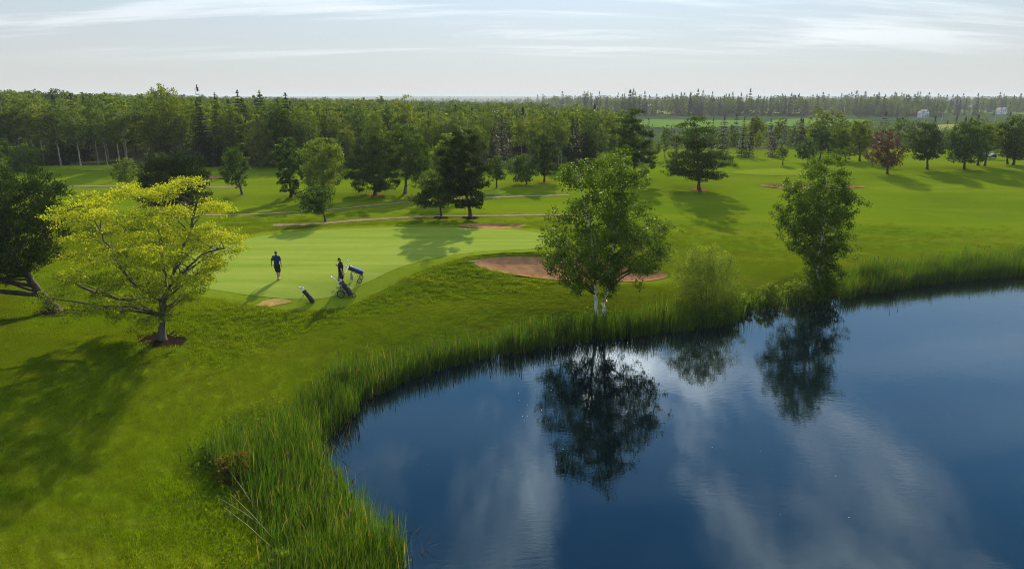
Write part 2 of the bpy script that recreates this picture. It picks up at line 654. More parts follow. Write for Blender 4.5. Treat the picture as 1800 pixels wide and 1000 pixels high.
def green_mat():
    m, n, l = new_mat('green_turf')
    geo = N(n, 'ShaderNodeNewGeometry')
    pos = geo.outputs['Position']
    mp = N(n, 'ShaderNodeMapping')
    mp.inputs['Rotation'].default_value = (0, 0, R(16))
    mp.inputs['Scale'].default_value = (0.07, 0.9, 1)
    l.new(pos, mp.inputs[0])
    s = noise(n, l, mp.outputs[0], 1.0, 3, 0.55)
    c = cramp(n, l, s, [(0.32, (0.150, 0.225, 0.026)), (0.52, (0.185, 0.255, 0.038)), (0.7, (0.215, 0.275, 0.052))])
    f = noise(n, l, pos, 1.3, 6, 0.7)
    c = mixrgb(n, l, ramp(n, l, f, 0.4, 0.7, 0.0, 0.3), c, (0.135, 0.21, 0.03))
    p = N(n, 'ShaderNodeBsdfPrincipled')
    p.inputs['Roughness'].default_value = 0.8
    p.inputs['Specular IOR Level'].default_value = 0.0
    l.new(c, p.inputs['Base Color'])
    b = N(n, 'ShaderNodeBump')
    b.inputs['Strength'].default_value = 0.2
    b.inputs['Distance'].default_value = 0.02
    l.new(noise(n, l, pos, 9.0, 5, 0.7), b.inputs['Height'])
    l.new(b.outputs[0], p.inputs['Normal'])
    return finish(m, p.outputs[0], n, l)


def earth_mat(name, stops, scale=1.5, bump=0.3, ring=False):
    m, n, l = new_mat(name)
    geo = N(n, 'ShaderNodeNewGeometry')
    pos = geo.outputs['Position']
    f = noise(n, l, pos, scale, 6, 0.65)
    c = cramp(n, l, f, stops)
    p = N(n, 'ShaderNodeBsdfPrincipled')
    p.inputs['Roughness'].default_value = 0.9
    p.inputs['Specular IOR Level'].default_value = 0.0
    l.new(c, p.inputs['Base Color'])
    b = N(n, 'ShaderNodeBump')
    b.inputs['Strength'].default_value = bump
    b.inputs['Distance'].default_value = 0.05
    h = noise(n, l, pos, scale * 5, 6, 0.7)
    if ring:
        w = N(n, 'ShaderNodeTexWave', wave_type='RINGS', i_Scale=1.6, i_Distortion=5.0, i_Detail=3.0)
        mp = N(n, 'ShaderNodeMapping')
        mp.inputs['Location'].default_value = (-6, -45, 0)
        l.new(pos, mp.inputs[0])
        l.new(mp.outputs[0], w.inputs[0])
        h = math_n(n, l, 'ADD', h, w.outputs['Fac'])
    l.new(h, b.inputs['Height'])
    l.new(b.outputs[0], p.inputs['Normal'])
    return finish(m, p.outputs[0], n, l)


GREEN_M = green_mat()
SAND_M = earth_mat('red_sand', [(0.3, (0.21, 0.110, 0.055)), (0.55, (0.31, 0.170, 0.085)), (0.75, (0.40, 0.24, 0.13))], 1.6, 0.5)
PATH_M = earth_mat('path_grit', [(0.3, (0.17, 0.13, 0.09)), (0.7, (0.28, 0.215, 0.16))], 1.5, 0.3)
MULCH_M = earth_mat('bark_mulch', [(0.3, (0.012, 0.009, 0.007)), (0.55, (0.03, 0.02, 0.014)), (0.75, (0.06, 0.042, 0.028))], 9, 1.0)
NEEDLE_BED_M = earth_mat('needle_bed', [(0.3, (0.13, 0.07, 0.03)), (0.7, (0.26, 0.14, 0.06))], 4, 0.5)
DRY_M = earth_mat('dry_turf', [(0.25, (0.16, 0.17, 0.03)), (0.5, (0.33, 0.24, 0.08)), (0.75, (0.45, 0.30, 0.11))], 2.2, 0.5)
FIELD_M = earth_mat('crop_field', [(0.3, (0.075, 0.16, 0.02)), (0.7, (0.105, 0.19, 0.03))], 0.04, 0.2)
HAY_M = earth_mat('hay_field', [(0.3, (0.16, 0.2, 0.04)), (0.7, (0.24, 0.24, 0.07))], 0.04, 0.2)
FRINGE_M = earth_mat('fringe_turf', [(0.3, (0.110, 0.170, 0.008)), (0.7, (0.145, 0.195, 0.014))], 2.0, 0.3)


def offset_poly(poly, d):
    P = np.asarray(poly)
    t = np.roll(P, -1, 0) - np.roll(P, 1, 0)
    nrm = np.stack([t[:, 1], -t[:, 0]], -1)
    nrm /= np.linalg.norm(nrm, axis=1)[:, None] + 1e-9
    area = 0.5 * np.sum(P[:, 0] * np.roll(P[:, 1], -1) - np.roll(P[:, 0], -1) * P[:, 1])
    return P + nrm * (d if area > 0 else -d)


o = sheet('green_collar', offset_poly(GREEN, 1.25), FRINGE_M, 0.012, 0.6)
tag(o, 'closely mown collar of turf round the main putting green', kind='structure')
o = sheet('putting_green', GREEN, GREEN_M, 0.022, 0.6)
tag(o, 'pale smooth putting green with the flag', kind='structure')
o = sheet('putting_green', catmull(ground_px([(1283, 303), (1330, 308), (1420, 307.5), (1500, 303), (1440, 298), (1340, 297.5)], 3.3), 5, True), FRINGE_M, 0.03, 1.0)
tag(o, 'pale green across the fairway by the far bunker', kind='structure')
o = sheet('putting_green', catmull(ground_px([(120, 297), (180, 301), (250, 299), (262, 294), (200, 291.5), (140, 293)], 3.3), 5, True), FRINGE_M, 0.04, 1.0)
tag(o, 'pale mounded green before the left wood', kind='structure')
o = sheet('tee_box', catmull(ground_px([(848, 340), (870, 342.5), (890, 338), (872, 334.5)], 2.8), 5, True), GREEN_M, 0.03, 0.8)
tag(o, 'small pale tee lawn beside the cart path', kind='structure')
o = sheet('dry_patch', catmull(ground_px([(452, 537), (470, 540), (493, 536), (513, 531), (500, 527), (478, 526.5), (462, 530)], 2.5), 6, True), DRY_M, 0.03, 0.25, wob=0.12, seed=3)
tag(o, 'worn straw coloured patch of turf before the green', kind='structure')

for k, (c, a, b, r, dep, lip) in enumerate(BUNKERS):
    t = np.linspace(0, 2 * np.pi, 64, endpoint=False)
    wv = 1 + 0.05 * np.sin(2 * t + k) + 0.035 * np.sin(3 * t + 2 * k)
    ex, ey = a * 0.96 * np.cos(t) * wv, b * 0.96 * np.sin(t) * wv
    poly = np.stack([c[0] + ex * math.cos(r) - ey * math.sin(r), c[1] + ex * math.sin(r) + ey * math.cos(r)], -1)
    o = sheet('sand_bunker', poly, SAND_M, 0.05, 0.3)
    tag(o, ['raked red sand bunker behind the large birch', 'small red sand bunker at the back of the green',
            'long shallow sand bunker on the far right fairway', 'narrow sand bunker before the left wood'][k], kind='structure')


def ribbon(name, pts, width, mat, lift, label):
    P = catmull(pts, 8)
    t = np.gradient(P, axis=0)
    t /= np.linalg.norm(t, axis=1)[:, None]
    nr_ = np.stack([-t[:, 1], t[:, 0]], -1)
    k = len(P)
    w = width * (1 + 0.12 * vnoise(np.arange(k) * 0.4, np.zeros(k), 11))
    cols = []
    for s in (-0.5, -0.25, 0, 0.25, 0.5):
        q = P + nr_ * (s * w)[:, None] + nr_ * (0.06 * vnoise(np.arange(k) * 1.7, np.full(k, s * 9), 5) * (abs(s) > 0.4))[:, None]
        cols.append(np.column_stack([q, height(q[:, 0], q[:, 1]) + lift]))
    V = np.stack(cols, 1).reshape(-1, 3)
    F = [[i * 5 + j, i * 5 + j + 1, (i + 1) * 5 + j + 1, (i + 1) * 5 + j] for i in range(k - 1) for j in range(4)]
    F = np.array(F)
    if np.cross(V[F[0, 1]] - V[F[0, 0]], V[F[0, 2]] - V[F[0, 0]])[2] < 0:
        F = F[:, ::-1]
    o = obj(name, mesh_np(name, V, F, mat, True))
    tag(o, label, kind='structure')
    return o


ribbon('cart_path', ground_px([(40, 328), (130, 328), (245, 328), (340, 329.5), (425, 330)], 2.9), 0.8, PATH_M, 0.03, 'pinkish cart path crossing before the left wood')
ribbon('cart_path', ground_px([(300, 377), (350, 378), (450, 377), (540, 372), (600, 367), (660, 361), (720, 355.5), (800, 350.5), (860, 348), (950, 344.5), (1000, 343)], 2.7), 0.75, PATH_M, 0.03,
       'pinkish cart path winding behind the pair of pines')
ribbon('cart_path', ground_px([(480, 396.5), (560, 393.5), (620, 388.5), (700, 383.5), (780, 380.5), (900, 379), (1000, 378), (1040, 377)], 2.7), 0.75, PATH_M, 0.03,
       'pinkish cart path passing close behind the green')


# ------------------------------------------------------------------ pond
def water_mat():
    m, n, l = new_mat('pond_water')
    geo = N(n, 'ShaderNodeNewGeometry')
    pos = geo.outputs['Position']
    p = N(n, 'ShaderNodeBsdfPrincipled')
    p.inputs['Base Color'].default_value = (0.0008, 0.005, 0.008, 1)
    p.inputs['Roughness'].default_value = 0.008
    p.inputs['IOR'].default_value = 1.68
    p.inputs['Specular Tint'].default_value = (0.55, 0.88, 1.0, 1)
    mp = N(n, 'ShaderNodeMapping')
    mp.inputs['Rotation'].default_value = (0, 0, R(-24))
    mp.inputs['Scale'].default_value = (1.3, 4.2, 1)
    l.new(pos, mp.inputs[0])
    rip = noise(n, l, mp.outputs[0], 1.5, 3, 0.5, 0.4)
    zone = ramp(n, l, noise(n, l, pos, 0.10, 3, 0.5), 0.36, 0.66, 0.25, 1.0)
    h = math_n(n, l, 'MULTIPLY', rip, zone)
    h = math_n(n, l, 'ADD', h, math_n(n, l, 'MULTIPLY', noise(n, l, pos, 0.7, 2, 0.5), 0.9))
    b = N(n, 'ShaderNodeBump')
    b.inputs['Strength'].default_value = 0.06
    b.inputs['Distance'].default_value = 0.05
    l.new(h, b.inputs['Height'])
    l.new(b.outputs[0], p.inputs['Normal'])
    return finish(m, p.outputs[0], n, l)


WPOLY = offset_poly(POND, 0.9)
bm = bmesh.new()
bm.faces.new([bm.verts.new((p[0], p[1], 0.0)) for p in WPOLY])
if next(iter(bm.faces)).normal.z < 0 or True:
    bmesh.ops.recalc_face_normals(bm, faces=bm.faces[:])
    for f in bm.faces:
        f.normal_update()
        if f.normal.z < 0:
            f.normal_flip()
bmesh.ops.triangulate(bm, faces=bm.faces[:])
me = bpy.data.meshes.new('pond')
bm.to_mesh(me)
bm.free()
me.materials.append(water_mat())
tag(obj('pond', me), 'still dark blue pond reflecting trees and clouds', kind='structure')

# far fields in the valley
for nm, pts, mt, lb in (
        ('field', [(1130, 222), (1240, 225), (1322, 221), (1318, 213), (1240, 212), (1130, 211)], FIELD_M, 'bright green crop field behind the large pine'),
        ('field', [(1352, 221), (1450, 223), (1530, 219), (1525, 212), (1440, 209), (1360, 212)], FIELD_M, 'bright green crop field behind the pale maple'),
        ('field', [(1150, 200), (1215, 200), (1215, 194), (1150, 194)], HAY_M, 'strip of yellowish hay field among distant trees'),
        ('field', [(1300, 199), (1420, 199), (1420, 192), (1300, 192)], HAY_M, 'yellow green meadow behind the distant spruce belt'),
        ('field', [(1600, 230), (1660, 231), (1790, 229), (1780, 221), (1690, 219), (1610, 223)], HAY_M, 'dry meadow below the white house')):
    poly = catmull([ground_at(u, v, -3.0)[:2] for u, v in pts], 4, True)
    o = sheet(nm, poly, mt, 0.25, 12.0)
    tag(o, lb, kind='structure')


# ------------------------------------------------------------------ vegetation kit
LM = {}
LM['birch'] = leaf_mat('birch_leaf', [(0.0, (0.0336, 0.0779, 0.0057)), (0.6, (0.0681, 0.1296, 0.0074)), (1.0, (0.1189, 0.1812, 0.0115))], 0.5)
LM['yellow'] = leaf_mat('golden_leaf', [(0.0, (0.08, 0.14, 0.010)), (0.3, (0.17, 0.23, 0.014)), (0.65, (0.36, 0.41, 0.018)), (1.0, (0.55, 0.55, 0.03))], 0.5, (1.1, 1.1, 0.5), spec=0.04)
LM['maple'] = leaf_mat('maple_leaf', [(0.0, (0.0274, 0.0654, 0.0076)), (0.6, (0.0547, 0.1117, 0.0099)), (1.0, (0.0965, 0.1604, 0.0137))], 0.45, vary=True)
LM['pale'] = leaf_mat('pale_leaf', [(0.0, (0.08, 0.135, 0.016)), (0.6, (0.13, 0.20, 0.024)), (1.0, (0.20, 0.27, 0.036))], 0.54, spec=0.04)
LM['willow'] = leaf_mat('willow_leaf', [(0.0, (0.085, 0.15, 0.014)), (0.6, (0.145, 0.22, 0.022)), (1.0, (0.25, 0.31, 0.05))], 0.55, spec=0.04)
LM['red'] = leaf_mat('copper_leaf', [(0.0, (0.045, 0.028, 0.014)), (0.6, (0.090, 0.046, 0.020)), (1.0, (0.14, 0.085, 0.025))], 0.4, (1.2, 1.0, 0.6))
LM['pine'] = leaf_mat('pine_needle', [(0.0, (0.0149, 0.0353, 0.0093)), (0.6, (0.0298, 0.0589, 0.0130)), (1.0, (0.0639, 0.0930, 0.0167))], 0.28, (1.2, 1.15, 0.6), 0.6, 0.03)
LM['pine_soft'] = leaf_mat('soft_pine_needle', [(0.0, (0.0258, 0.0593, 0.0144)), (0.6, (0.0532, 0.0965, 0.0182)), (1.0, (0.1003, 0.1452, 0.0266))], 0.34, (1.2, 1.15, 0.6), 0.6, 0.03)
LM['pine_blue'] = leaf_mat('bluish_needle', [(0.0, (0.03, 0.06, 0.03)), (0.6, (0.06, 0.095, 0.045)), (1.0, (0.12, 0.16, 0.075))], 0.3, (1.1, 1.1, 0.8), 0.6, 0.03)
LM['spruce'] = leaf_mat('spruce_needle', [(0.0, (0.0145, 0.0365, 0.0136)), (0.6, (0.0272, 0.0595, 0.0187)), (1.0, (0.0519, 0.0884, 0.0221))], 0.22, (1.2, 1.1, 0.6), 0.6, 0.03, vary=True)
LM['wood'] = leaf_mat('woodland_leaf', [(0.0, (0.0473, 0.0912, 0.0120)), (0.5, (0.0869, 0.1453, 0.0172)), (1.0, (0.1462, 0.2081, 0.0275))], 0.55, spec=0.0, vary=True)
LM['wood2'] = leaf_mat('woodland_pale_leaf', [(0.0, (0.0660, 0.1135, 0.0158)), (0.5, (0.1126, 0.1707, 0.0255)), (1.0, (0.1839, 0.2394, 0.0387))], 0.55, spec=0.0, vary=True)
LM['olive'] = leaf_mat('olive_leaf', [(0.0, (0.075, 0.075, 0.008)), (0.6, (0.16, 0.13, 0.012)), (1.0, (0.26, 0.19, 0.02))], 0.45)


def bark_mat(name, a, b, scale=6.0, stretch=0.25, bump=0.6):
    m, n, l = new_mat(name)
    tcn = N(n, 'ShaderNodeTexCoord')
    mp = N(n, 'ShaderNodeMapping')
    mp.inputs['Scale'].default_value = (1, 1, stretch)
    l.new(tcn.outputs['Object'], mp.inputs[0])
    f = noise(n, l, mp.outputs[0], scale, 6, 0.65)
    p = N(n, 'ShaderNodeBsdfPrincipled')
    p.inputs['Roughness'].default_value = 0.85
    p.inputs['Specular IOR Level'].default_value = 0.2
    l.new(cramp(n, l, f, [(0.35, a), (0.65, b)]), p.inputs['Base Color'])
    bb = N(n, 'ShaderNodeBump')
    bb.inputs['Strength'].default_value = bump
    bb.inputs['Distance'].default_value = 0.03
    l.new(f, bb.inputs['Height'])
    l.new(bb.outputs[0], p.inputs['Normal'])
    return finish(m, p.outputs[0], n, l)


BK = {'grey': bark_mat('grey_bark', (0.07, 0.06, 0.048), (0.20, 0.18, 0.15)),
      'brown': bark_mat('brown_bark', (0.035, 0.026, 0.018), (0.10, 0.075, 0.052)),
      'dusky': bark_mat('dusky_bark', (0.045, 0.038, 0.03), (0.13, 0.115, 0.095)),
      'pine': bark_mat('pine_bark', (0.05, 0.03, 0.018), (0.15, 0.085, 0.05)),
      'pale': bark_mat('pale_bark', (0.22, 0.20, 0.17), (0.42, 0.40, 0.36)),
      'birch': bark_mat('birch_bark', (0.06, 0.05, 0.045), (0.70, 0.68, 0.63), 4.0, 2.6, 0.2)}
# birch: mostly white with dark level bands
_r = [x for x in BK['birch'].node_tree.nodes if x.type == 'VALTORGB'][0]
_r.color_ramp.elements[0].position = 0.36
_r.color_ramp.elements[1].position = 0.44


def tubes(polys, sides=6):
    """polys: list of (points (k,3), radii (k,)) -> verts, quads"""
    V, F, off = [], [], 0
    ang = np.linspace(0, 2 * np.pi, sides, endpoint=False)
    ca, sa = np.cos(ang), np.sin(ang)
    for P, r in polys:
        P = np.asarray(P, dtype=float)
        k = len(P)
        t = np.gradient(P, axis=0)
        t /= np.linalg.norm(t, axis=1)[:, None] + 1e-9
        ref = np.where(np.abs(t[:, 2:3]) > 0.9, np.array([[1.0, 0, 0]]), np.array([[0, 0, 1.0]]))
        a = np.cross(t, ref)
        a /= np.linalg.norm(a, axis=1)[:, None] + 1e-9
        b = np.cross(t, a)
        ring = P[:, None, :] + np.asarray(r)[:, None, None] * (a[:, None, :] * ca[None, :, None] + b[:, None, :] * sa[None, :, None])
        V.append(ring.reshape(-1, 3))
        i, j = np.meshgrid(np.arange(k - 1), np.arange(sides), indexing='ij')
        j2 = (j + 1) % sides
        F.append((np.stack([i * sides + j, i * sides + j2, (i + 1) * sides + j2, (i + 1) * sides + j], -1).reshape(-1, 4)) + off)
        off += k * sides
    return np.vstack(V), np.vstack(F)


def leaves(pos, d, nrm, ln, wd):
    """rhombic leaf faces"""
    d = d / (np.linalg.norm(d, axis=1)[:, None] + 1e-9)
    s = np.cross(d, nrm)
    s /= np.linalg.norm(s, axis=1)[:, None] + 1e-9
    up = np.cross(s, d)
    ln = np.asarray(ln)[:, None]
    wd = np.asarray(wd)[:, None]
    a = pos - d * ln * 0.5
    b = pos + s * wd * 0.5 + up * wd * 0.12
    c = pos + d * ln * 0.5
    e = pos - s * wd * 0.5 + up * wd * 0.12
    V = np.stack([a, b, c, e], 1).reshape(-1, 3)
    F = np.arange(len(pos) * 4).reshape(-1, 4)
    return V, F


def rdir(g, n):
    v = g.normal(size=(n, 3))
    return v / (np.linalg.norm(v, axis=1)[:, None] + 1e-9)


def bezier(a, b, c, k=6):
    t = np.linspace(0, 1, k)[:, None]
    return (1 - t) ** 2 * a + 2 * (1 - t) * t * b + t * t * c


def gen_tree(seed, rows, base, kind='leaf', nclus=40, nsub=7, nleaf=5000, lsize=0.2, cr=None, trunk_r=0.16, stems=None, var_out=0.0,
             lsh=0.62, flat=0.75, shell=0.55, fork=None, droop=0.0, lowbranch=None, sides=6):
    """A tree from its outline. rows: (z, x_left, x_right) from top to bottom; base: (x,y,z).
    Returns (trunk V,F), (crown V,F,var)."""
    g = np.random.default_rng(seed)
    rows = sorted(rows, key=lambda r: r[0])
    zs = np.array([r[0] for r in rows], float)
    xl = np.array([r[1] for r in rows], float)
    xr = np.array([r[2] for r in rows], float)
    x0, y0, z0 = base
    zt, zb = zs[-1], zs[0]
    wmax = np.max(xr - xl)
    if cr is None:
        cr = 0.16 * wmax
    # candidate cluster centres, well spread out
    m = nclus * 10
    zc = zb + (zt - zb) * g.random(m * 3)
    wz = np.interp(zc, zs, xr - xl)
    keep = g.random(m * 3) < (wz / wmax) ** 1.3 + 0.04
    zc = zc[keep][:m]
    m = len(zc)
    L, Rr = np.interp(zc, zs, xl), np.interp(zc, zs, xr)
    cx, rx = (L + Rr) / 2, np.maximum((Rr - L) / 2 - 0.55 * cr, 0.12)
    ry = np.maximum(np.minimum((Rr - L) / 2, wmax * 0.5) - 0.55 * cr, 0.12)
    ph = g.random(m) * 2 * np.pi
    rad = np.maximum(g.random(m) ** shell, 0.06)
    C = np.stack([cx + rx * rad * np.cos(ph), y0 + ry * rad * np.sin(ph), zc], -1)
    sel = [0]
    dmin = np.linalg.norm(C - C[0], axis=1)
    for _ in range(min(nclus, m) - 1):
        k = int(np.argmax(dmin * (0.75 + 0.5 * g.random(m))))
        sel.append(k)
        dmin = np.minimum(dmin, np.linalg.norm(C - C[k], axis=1))
    C = C[sel]
    nc = len(C)
    # stems
    polys = []
    if stems is None:
        topx = np.interp(zt, zs, (xl + xr) / 2)
        mid = zb + 0.5 * (zt - zb)
        mx = np.interp(mid, zs, (xl + xr) / 2)
        stems = [[(x0, y0, z0 - 0.25), (x0 + 0.35 * (mx - x0) * 0.6, y0, z0 + 0.5 * (zb - z0) + 0.3), (x0 + 0.7 * (mx - x0), y0, zb + 0.22 * (zt - zb)),
                  (mx, y0, mid), (0.5 * (mx + topx), y0, zb + 0.74 * (zt - zb)), (topx, y0, zb + 0.93 * (zt - zb))]]
    SP = []
    for s in stems:
        P = catmull(np.array(s, float), 5)
        P[2:, :2] += g.normal(size=(len(P) - 2, 2)) * 0.018 * (zt - zb) * 0.25
        hh = np.clip((P[:, 2] - z0) / (zt - z0), 0, 1)
        r = trunk_r * (1 - 0.86 * hh ** 0.8) * (1 + 0.5 * np.exp(-np.clip(P[:, 2] - z0, 0, None) / (1.6 * trunk_r)))
        if SP and P[0, 2] > z0 + 0.5:          # a limb, not a second trunk
            r = r * 0.55
        polys.append((P, r))
        SP.append((P, r))
    lowz = lowbranch if lowbranch is not None else zb - 0.12 * (zt - zb)
    for c in C:
        best = None
        for P, r in SP:
            hd = np.linalg.norm(P[:, :2] - c[:2], axis=1)
            want = c[2] - (0.55 if kind == 'leaf' else 0.18) * hd
            cost = np.abs(P[:, 2] - np.maximum(want, lowz)) + 0.25 * hd
            k = int(np.argmin(cost))
            if best is None or cost[k] < best[0]:
                best = (cost[k], P[k], r[k])
        _, a, ra = best
        d = np.linalg.norm(c - a)
        bend = (a + c) / 2 + np.array([0, 0, (0.10 if kind == 'leaf' else -0.02) * d]) + g.normal(size=3) * 0.06 * d
        rr = min(ra * 0.6, 0.012 + 0.016 * d * (trunk_r / 0.16) ** 0.5)
        polys.append((bezier(a, bend, c, 5), np.linspace(rr, rr * 0.25, 5)))
    # sub clusters (twig ends)
    sub = np.repeat(C, nsub, 0) + g.normal(size=(nc * nsub, 3)) * cr * np.array([0.62, 0.62, 0.62 * flat])
    sub[:, 2] -= droop * np.abs(g.normal(size=len(sub))) * cr
    for i in range(0, len(sub), 2):
        c = C[i // nsub]
        d = np.linalg.norm(sub[i] - c)
        polys.append((np.stack([c, (c + sub[i]) / 2 + g.normal(size=3) * 0.08 * d, sub[i]]), np.array([0.014, 0.01, 0.005]) * (0.6 + 2 * lsize)))
    ns_ = sum((len(p[0]) - 1) * sides for p in SP)
    TV, TF = tubes(polys, sides)
    # leaves
    per = np.maximum(1, nleaf // len(sub))
    S = np.repeat(sub, per, 0)
    n = len(S)
    sr = cr * 0.42
    P = S + g.normal(size=(n, 3)) * sr * np.array([0.6, 0.6, 0.6 * flat])
    # hold the crown to its outline
    Lz, Rz = np.interp(P[:, 2], zs, xl), np.interp(P[:, 2], zs, xr)
    ov = (P[:, 0] < Lz - 0.35 * cr) | (P[:, 0] > Rz + 0.35 * cr) | (P[:, 2] > zt + 0.25 * cr) | (P[:, 2] < zb - 0.5 * cr)
    P, S = P[~ov], S[~ov]
    n = len(P)
    ax = np.stack([np.interp(P[:, 2], zs, (xl + xr) / 2), np.full(n, y0), P[:, 2] - 0.3 * wmax], -1)
    outw = P - ax
    outw /= np.linalg.norm(outw, axis=1)[:, None] + 1e-9
    if kind == 'leaf':
        d = rdir(g, n) + 0.35 * outw - np.array([0, 0, 0.25])
        nr = rdir(g, n) + np.array([0, 0, 0.55])
        ln = lsize * (0.7 + 0.6 * g.random(n))
        wd = ln * lsh
    else:
        d = rdir(g, n) * 0.75 + 0.6 * outw + (P - S) / (sr + 1e-6) * 0.25 + np.array([0, 0, 0.35])
        nr = rdir(g, n) + np.array([0, 0, 0.5])
        ln = lsize * (0.8 + 0.7 * g.random(n))
        wd = ln * lsh
    V, F = leaves(P, d, nr, ln, wd)
    cl = np.repeat(g.random(len(sub)), per)[~ov]
    var = 0.55 * g.random(n) + 0.45 * cl
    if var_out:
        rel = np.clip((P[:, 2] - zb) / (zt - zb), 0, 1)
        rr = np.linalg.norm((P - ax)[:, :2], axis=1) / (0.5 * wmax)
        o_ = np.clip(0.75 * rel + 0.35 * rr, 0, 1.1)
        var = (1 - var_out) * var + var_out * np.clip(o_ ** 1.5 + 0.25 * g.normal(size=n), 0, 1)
    return (TV, TF, ns_), (V, F, np.repeat(np.clip(var, 0, 1), 4))


def gen_spruce(seed, H, Rb, base=(0, 0, 0), nwh=22, nleaf=2600, lsize=0.3, trunk_r=0.14, crown_lo=0.06, power=0.85, droop=0.25):
    g = np.random.default_rng(seed)
    x0, y0, z0 = base
    P = np.array([[x0, y0, z0 - 0.2], [x0, y0, z0 + 0.4 * H], [x0 + 0.02 * H * g.normal(), y0, z0 + 0.97 * H]])
    polys = [(catmull(P, 4), np.linspace(trunk_r, 0.02, 9))]
    pos, dr = [], []
    tt = crown_lo + (1 - crown_lo) * (np.arange(nwh) + 0.5 * g.random(nwh)) / nwh
    tot = sum((1 - t) ** power + 0.06 for t in tt)
    for t in tt:
        L0 = Rb * ((1 - t) ** power + 0.03)
        nb = 5 + int(3 * (1 - t))
        ph0 = g.random() * 6.28
        for b in range(nb):
            ph = ph0 + 6.283 * b / nb + 0.3 * g.normal()
            L = L0 * (0.72 + 0.45 * g.random())
            d = np.array([math.cos(ph), math.sin(ph), 0])
            a = np.array([x0, y0, z0 + t * H])
            e = a + d * L + np.array([0, 0, -droop * L * (1.1 - t) + 0.12 * L * t])
            k = max(3, int(nleaf * (L0 / Rb + 0.05) / tot / nb))
            s = g.random(k) ** 0.75
            mid = (a + e) / 2 + np.array([0, 0, 0.10 * L])
            q = ((1 - s) ** 2)[:, None] * a + (2 * s * (1 - s))[:, None] * mid + (s ** 2)[:, None] * e
            side = np.array([-d[1], d[0], 0])
            spread = (g.random(k) - 0.5) * 0.62 * L * (1.05 - s)
            q = q + side * spread[:, None] + np.column_stack([np.zeros(k), np.zeros(k), -0.25 * np.abs(spread) + 0.05 * L * g.normal(size=k)])
            pos.append(q)
            dr.append(np.repeat((d + np.array([0, 0, -0.15]))[None], k, 0) + side * np.sign(spread)[:, None] * 0.6)
            if b % 2 == 0 and L > 0.5:
                polys.append((np.stack([a, mid, e]), np.array([0.03, 0.02, 0.006])))
    # leader
    k = 14
    pos.append(np.stack([x0 + 0.05 * g.normal(size=k), y0 + 0.05 * g.normal(size=k), z0 + H * (0.92 + 0.09 * g.random(k))], -1))
    dr.append(np.tile([[0, 0, 1.0]], (k, 1)))
    P = np.vstack(pos)
    D = np.vstack(dr) + 0.35 * rdir(g, len(P))
    n = len(P)
    ln = lsize * (0.75 + 0.6 * g.random(n))
    V, F = leaves(P, D, rdir(g, n) * 0.6 + np.array([0, 0, 1.0]), ln, ln * 0.42)
    TV, TF = tubes(polys, 5)
    return (TV, TF), (V, F, np.repeat(g.random(n), 4))


def plant_tree(name, tr, cr_, bark, leafm, base, label, cat='tree', group=None, crown='crown', trunk='trunk'):
    """tr, cr_ are in world coordinates; the root sits at the base"""
    root = empty(name, base)
    b = np.array(base)
    fm = None
    if bark == 'birch':
        fm = (np.arange(len(tr[1])) >= tr[2]).astype(int)
    obj(trunk, mesh_np(name + '_' + trunk, tr[0] - b, tr[1], None, True, None, [BK[bark], BK['brown']], fm), root)
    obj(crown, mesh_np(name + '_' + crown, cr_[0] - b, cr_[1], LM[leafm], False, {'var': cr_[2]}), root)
    tag(root, label, cat, group)
    return root


TREES = []


def px_tree(name, bu, bv, rows, label, kind='leaf', leafm='maple', bark='brown', z0=2.8, dens=1.0, lpx=1.55, hidden_base=None, seed=None, name_crown='crown', base=None, **kw):
    """A standing tree measured on the photograph: base point and crown outline (row, left, right)."""
    if base is None:
        base = ground_at(bu, bv, z0)
    D = base[1]
    depth = D * math.cos(PITCH) + (CAM_H - base[2]) * math.sin(PITCH)
    rw = []
    for v, ul, ur in rows:
        z = zat(v, D)
        rw.append((z, xat(ul, z, D), xat(ur, z, D)))
    area = sum(0.5 * ((rw[i][2] - rw[i][1]) + (rw[i + 1][2] - rw[i + 1][1])) * abs(rw[i][0] - rw[i + 1][0]) for i in range(len(rw) - 1))
    ls = kw.pop('lsize', lpx * depth / 683.0)
    lsh = kw.get('lsh', 0.62 if kind == 'leaf' else 0.26)
    kw['lsh'] = lsh
    if kind != 'leaf':
        ls *= 1.7
    nl = int(min(60000, 5.2 * dens * area / (0.5 * ls * ls * lsh)))
    wmax = max(r[2] - r[1] for r in rw)
    kw.setdefault('nclus', int(min(110, max(26, 3.0 * area / (0.16 * wmax) ** 2 / 9))))
    kw.setdefault('trunk_r', 0.020 * (rw[0][0] - base[2]) + 0.03)
    sd_ = seed if seed is not None else int(bu * 7 + bv)
    tr, cw = gen_tree(sd_, rw, base, kind, nleaf=nl, lsize=ls, **kw)
    root = plant_tree(name, tr, cw, bark, leafm, tuple(base), label)
    TREES.append((base[0], base[1], wmax * 0.5))
    return root, base


def bed(base, r, mat, label, name='mulch_bed', sq=0.9, seed=0, lift=0.035):
    t = np.linspace(0, 2 * np.pi, 40, endpoint=False)
    rr = r * (1 + 0.10 * vnoise(t * 2.2, t * 0, seed) + 0.05 * vnoise(t * 6, t * 0, seed + 1))
    o = sheet(name, np.stack([base[0] + rr * np.cos(t), base[1] + rr * sq * np.sin(t)], -1), mat, lift, 0.3)
    tag(o, label, kind='structure')

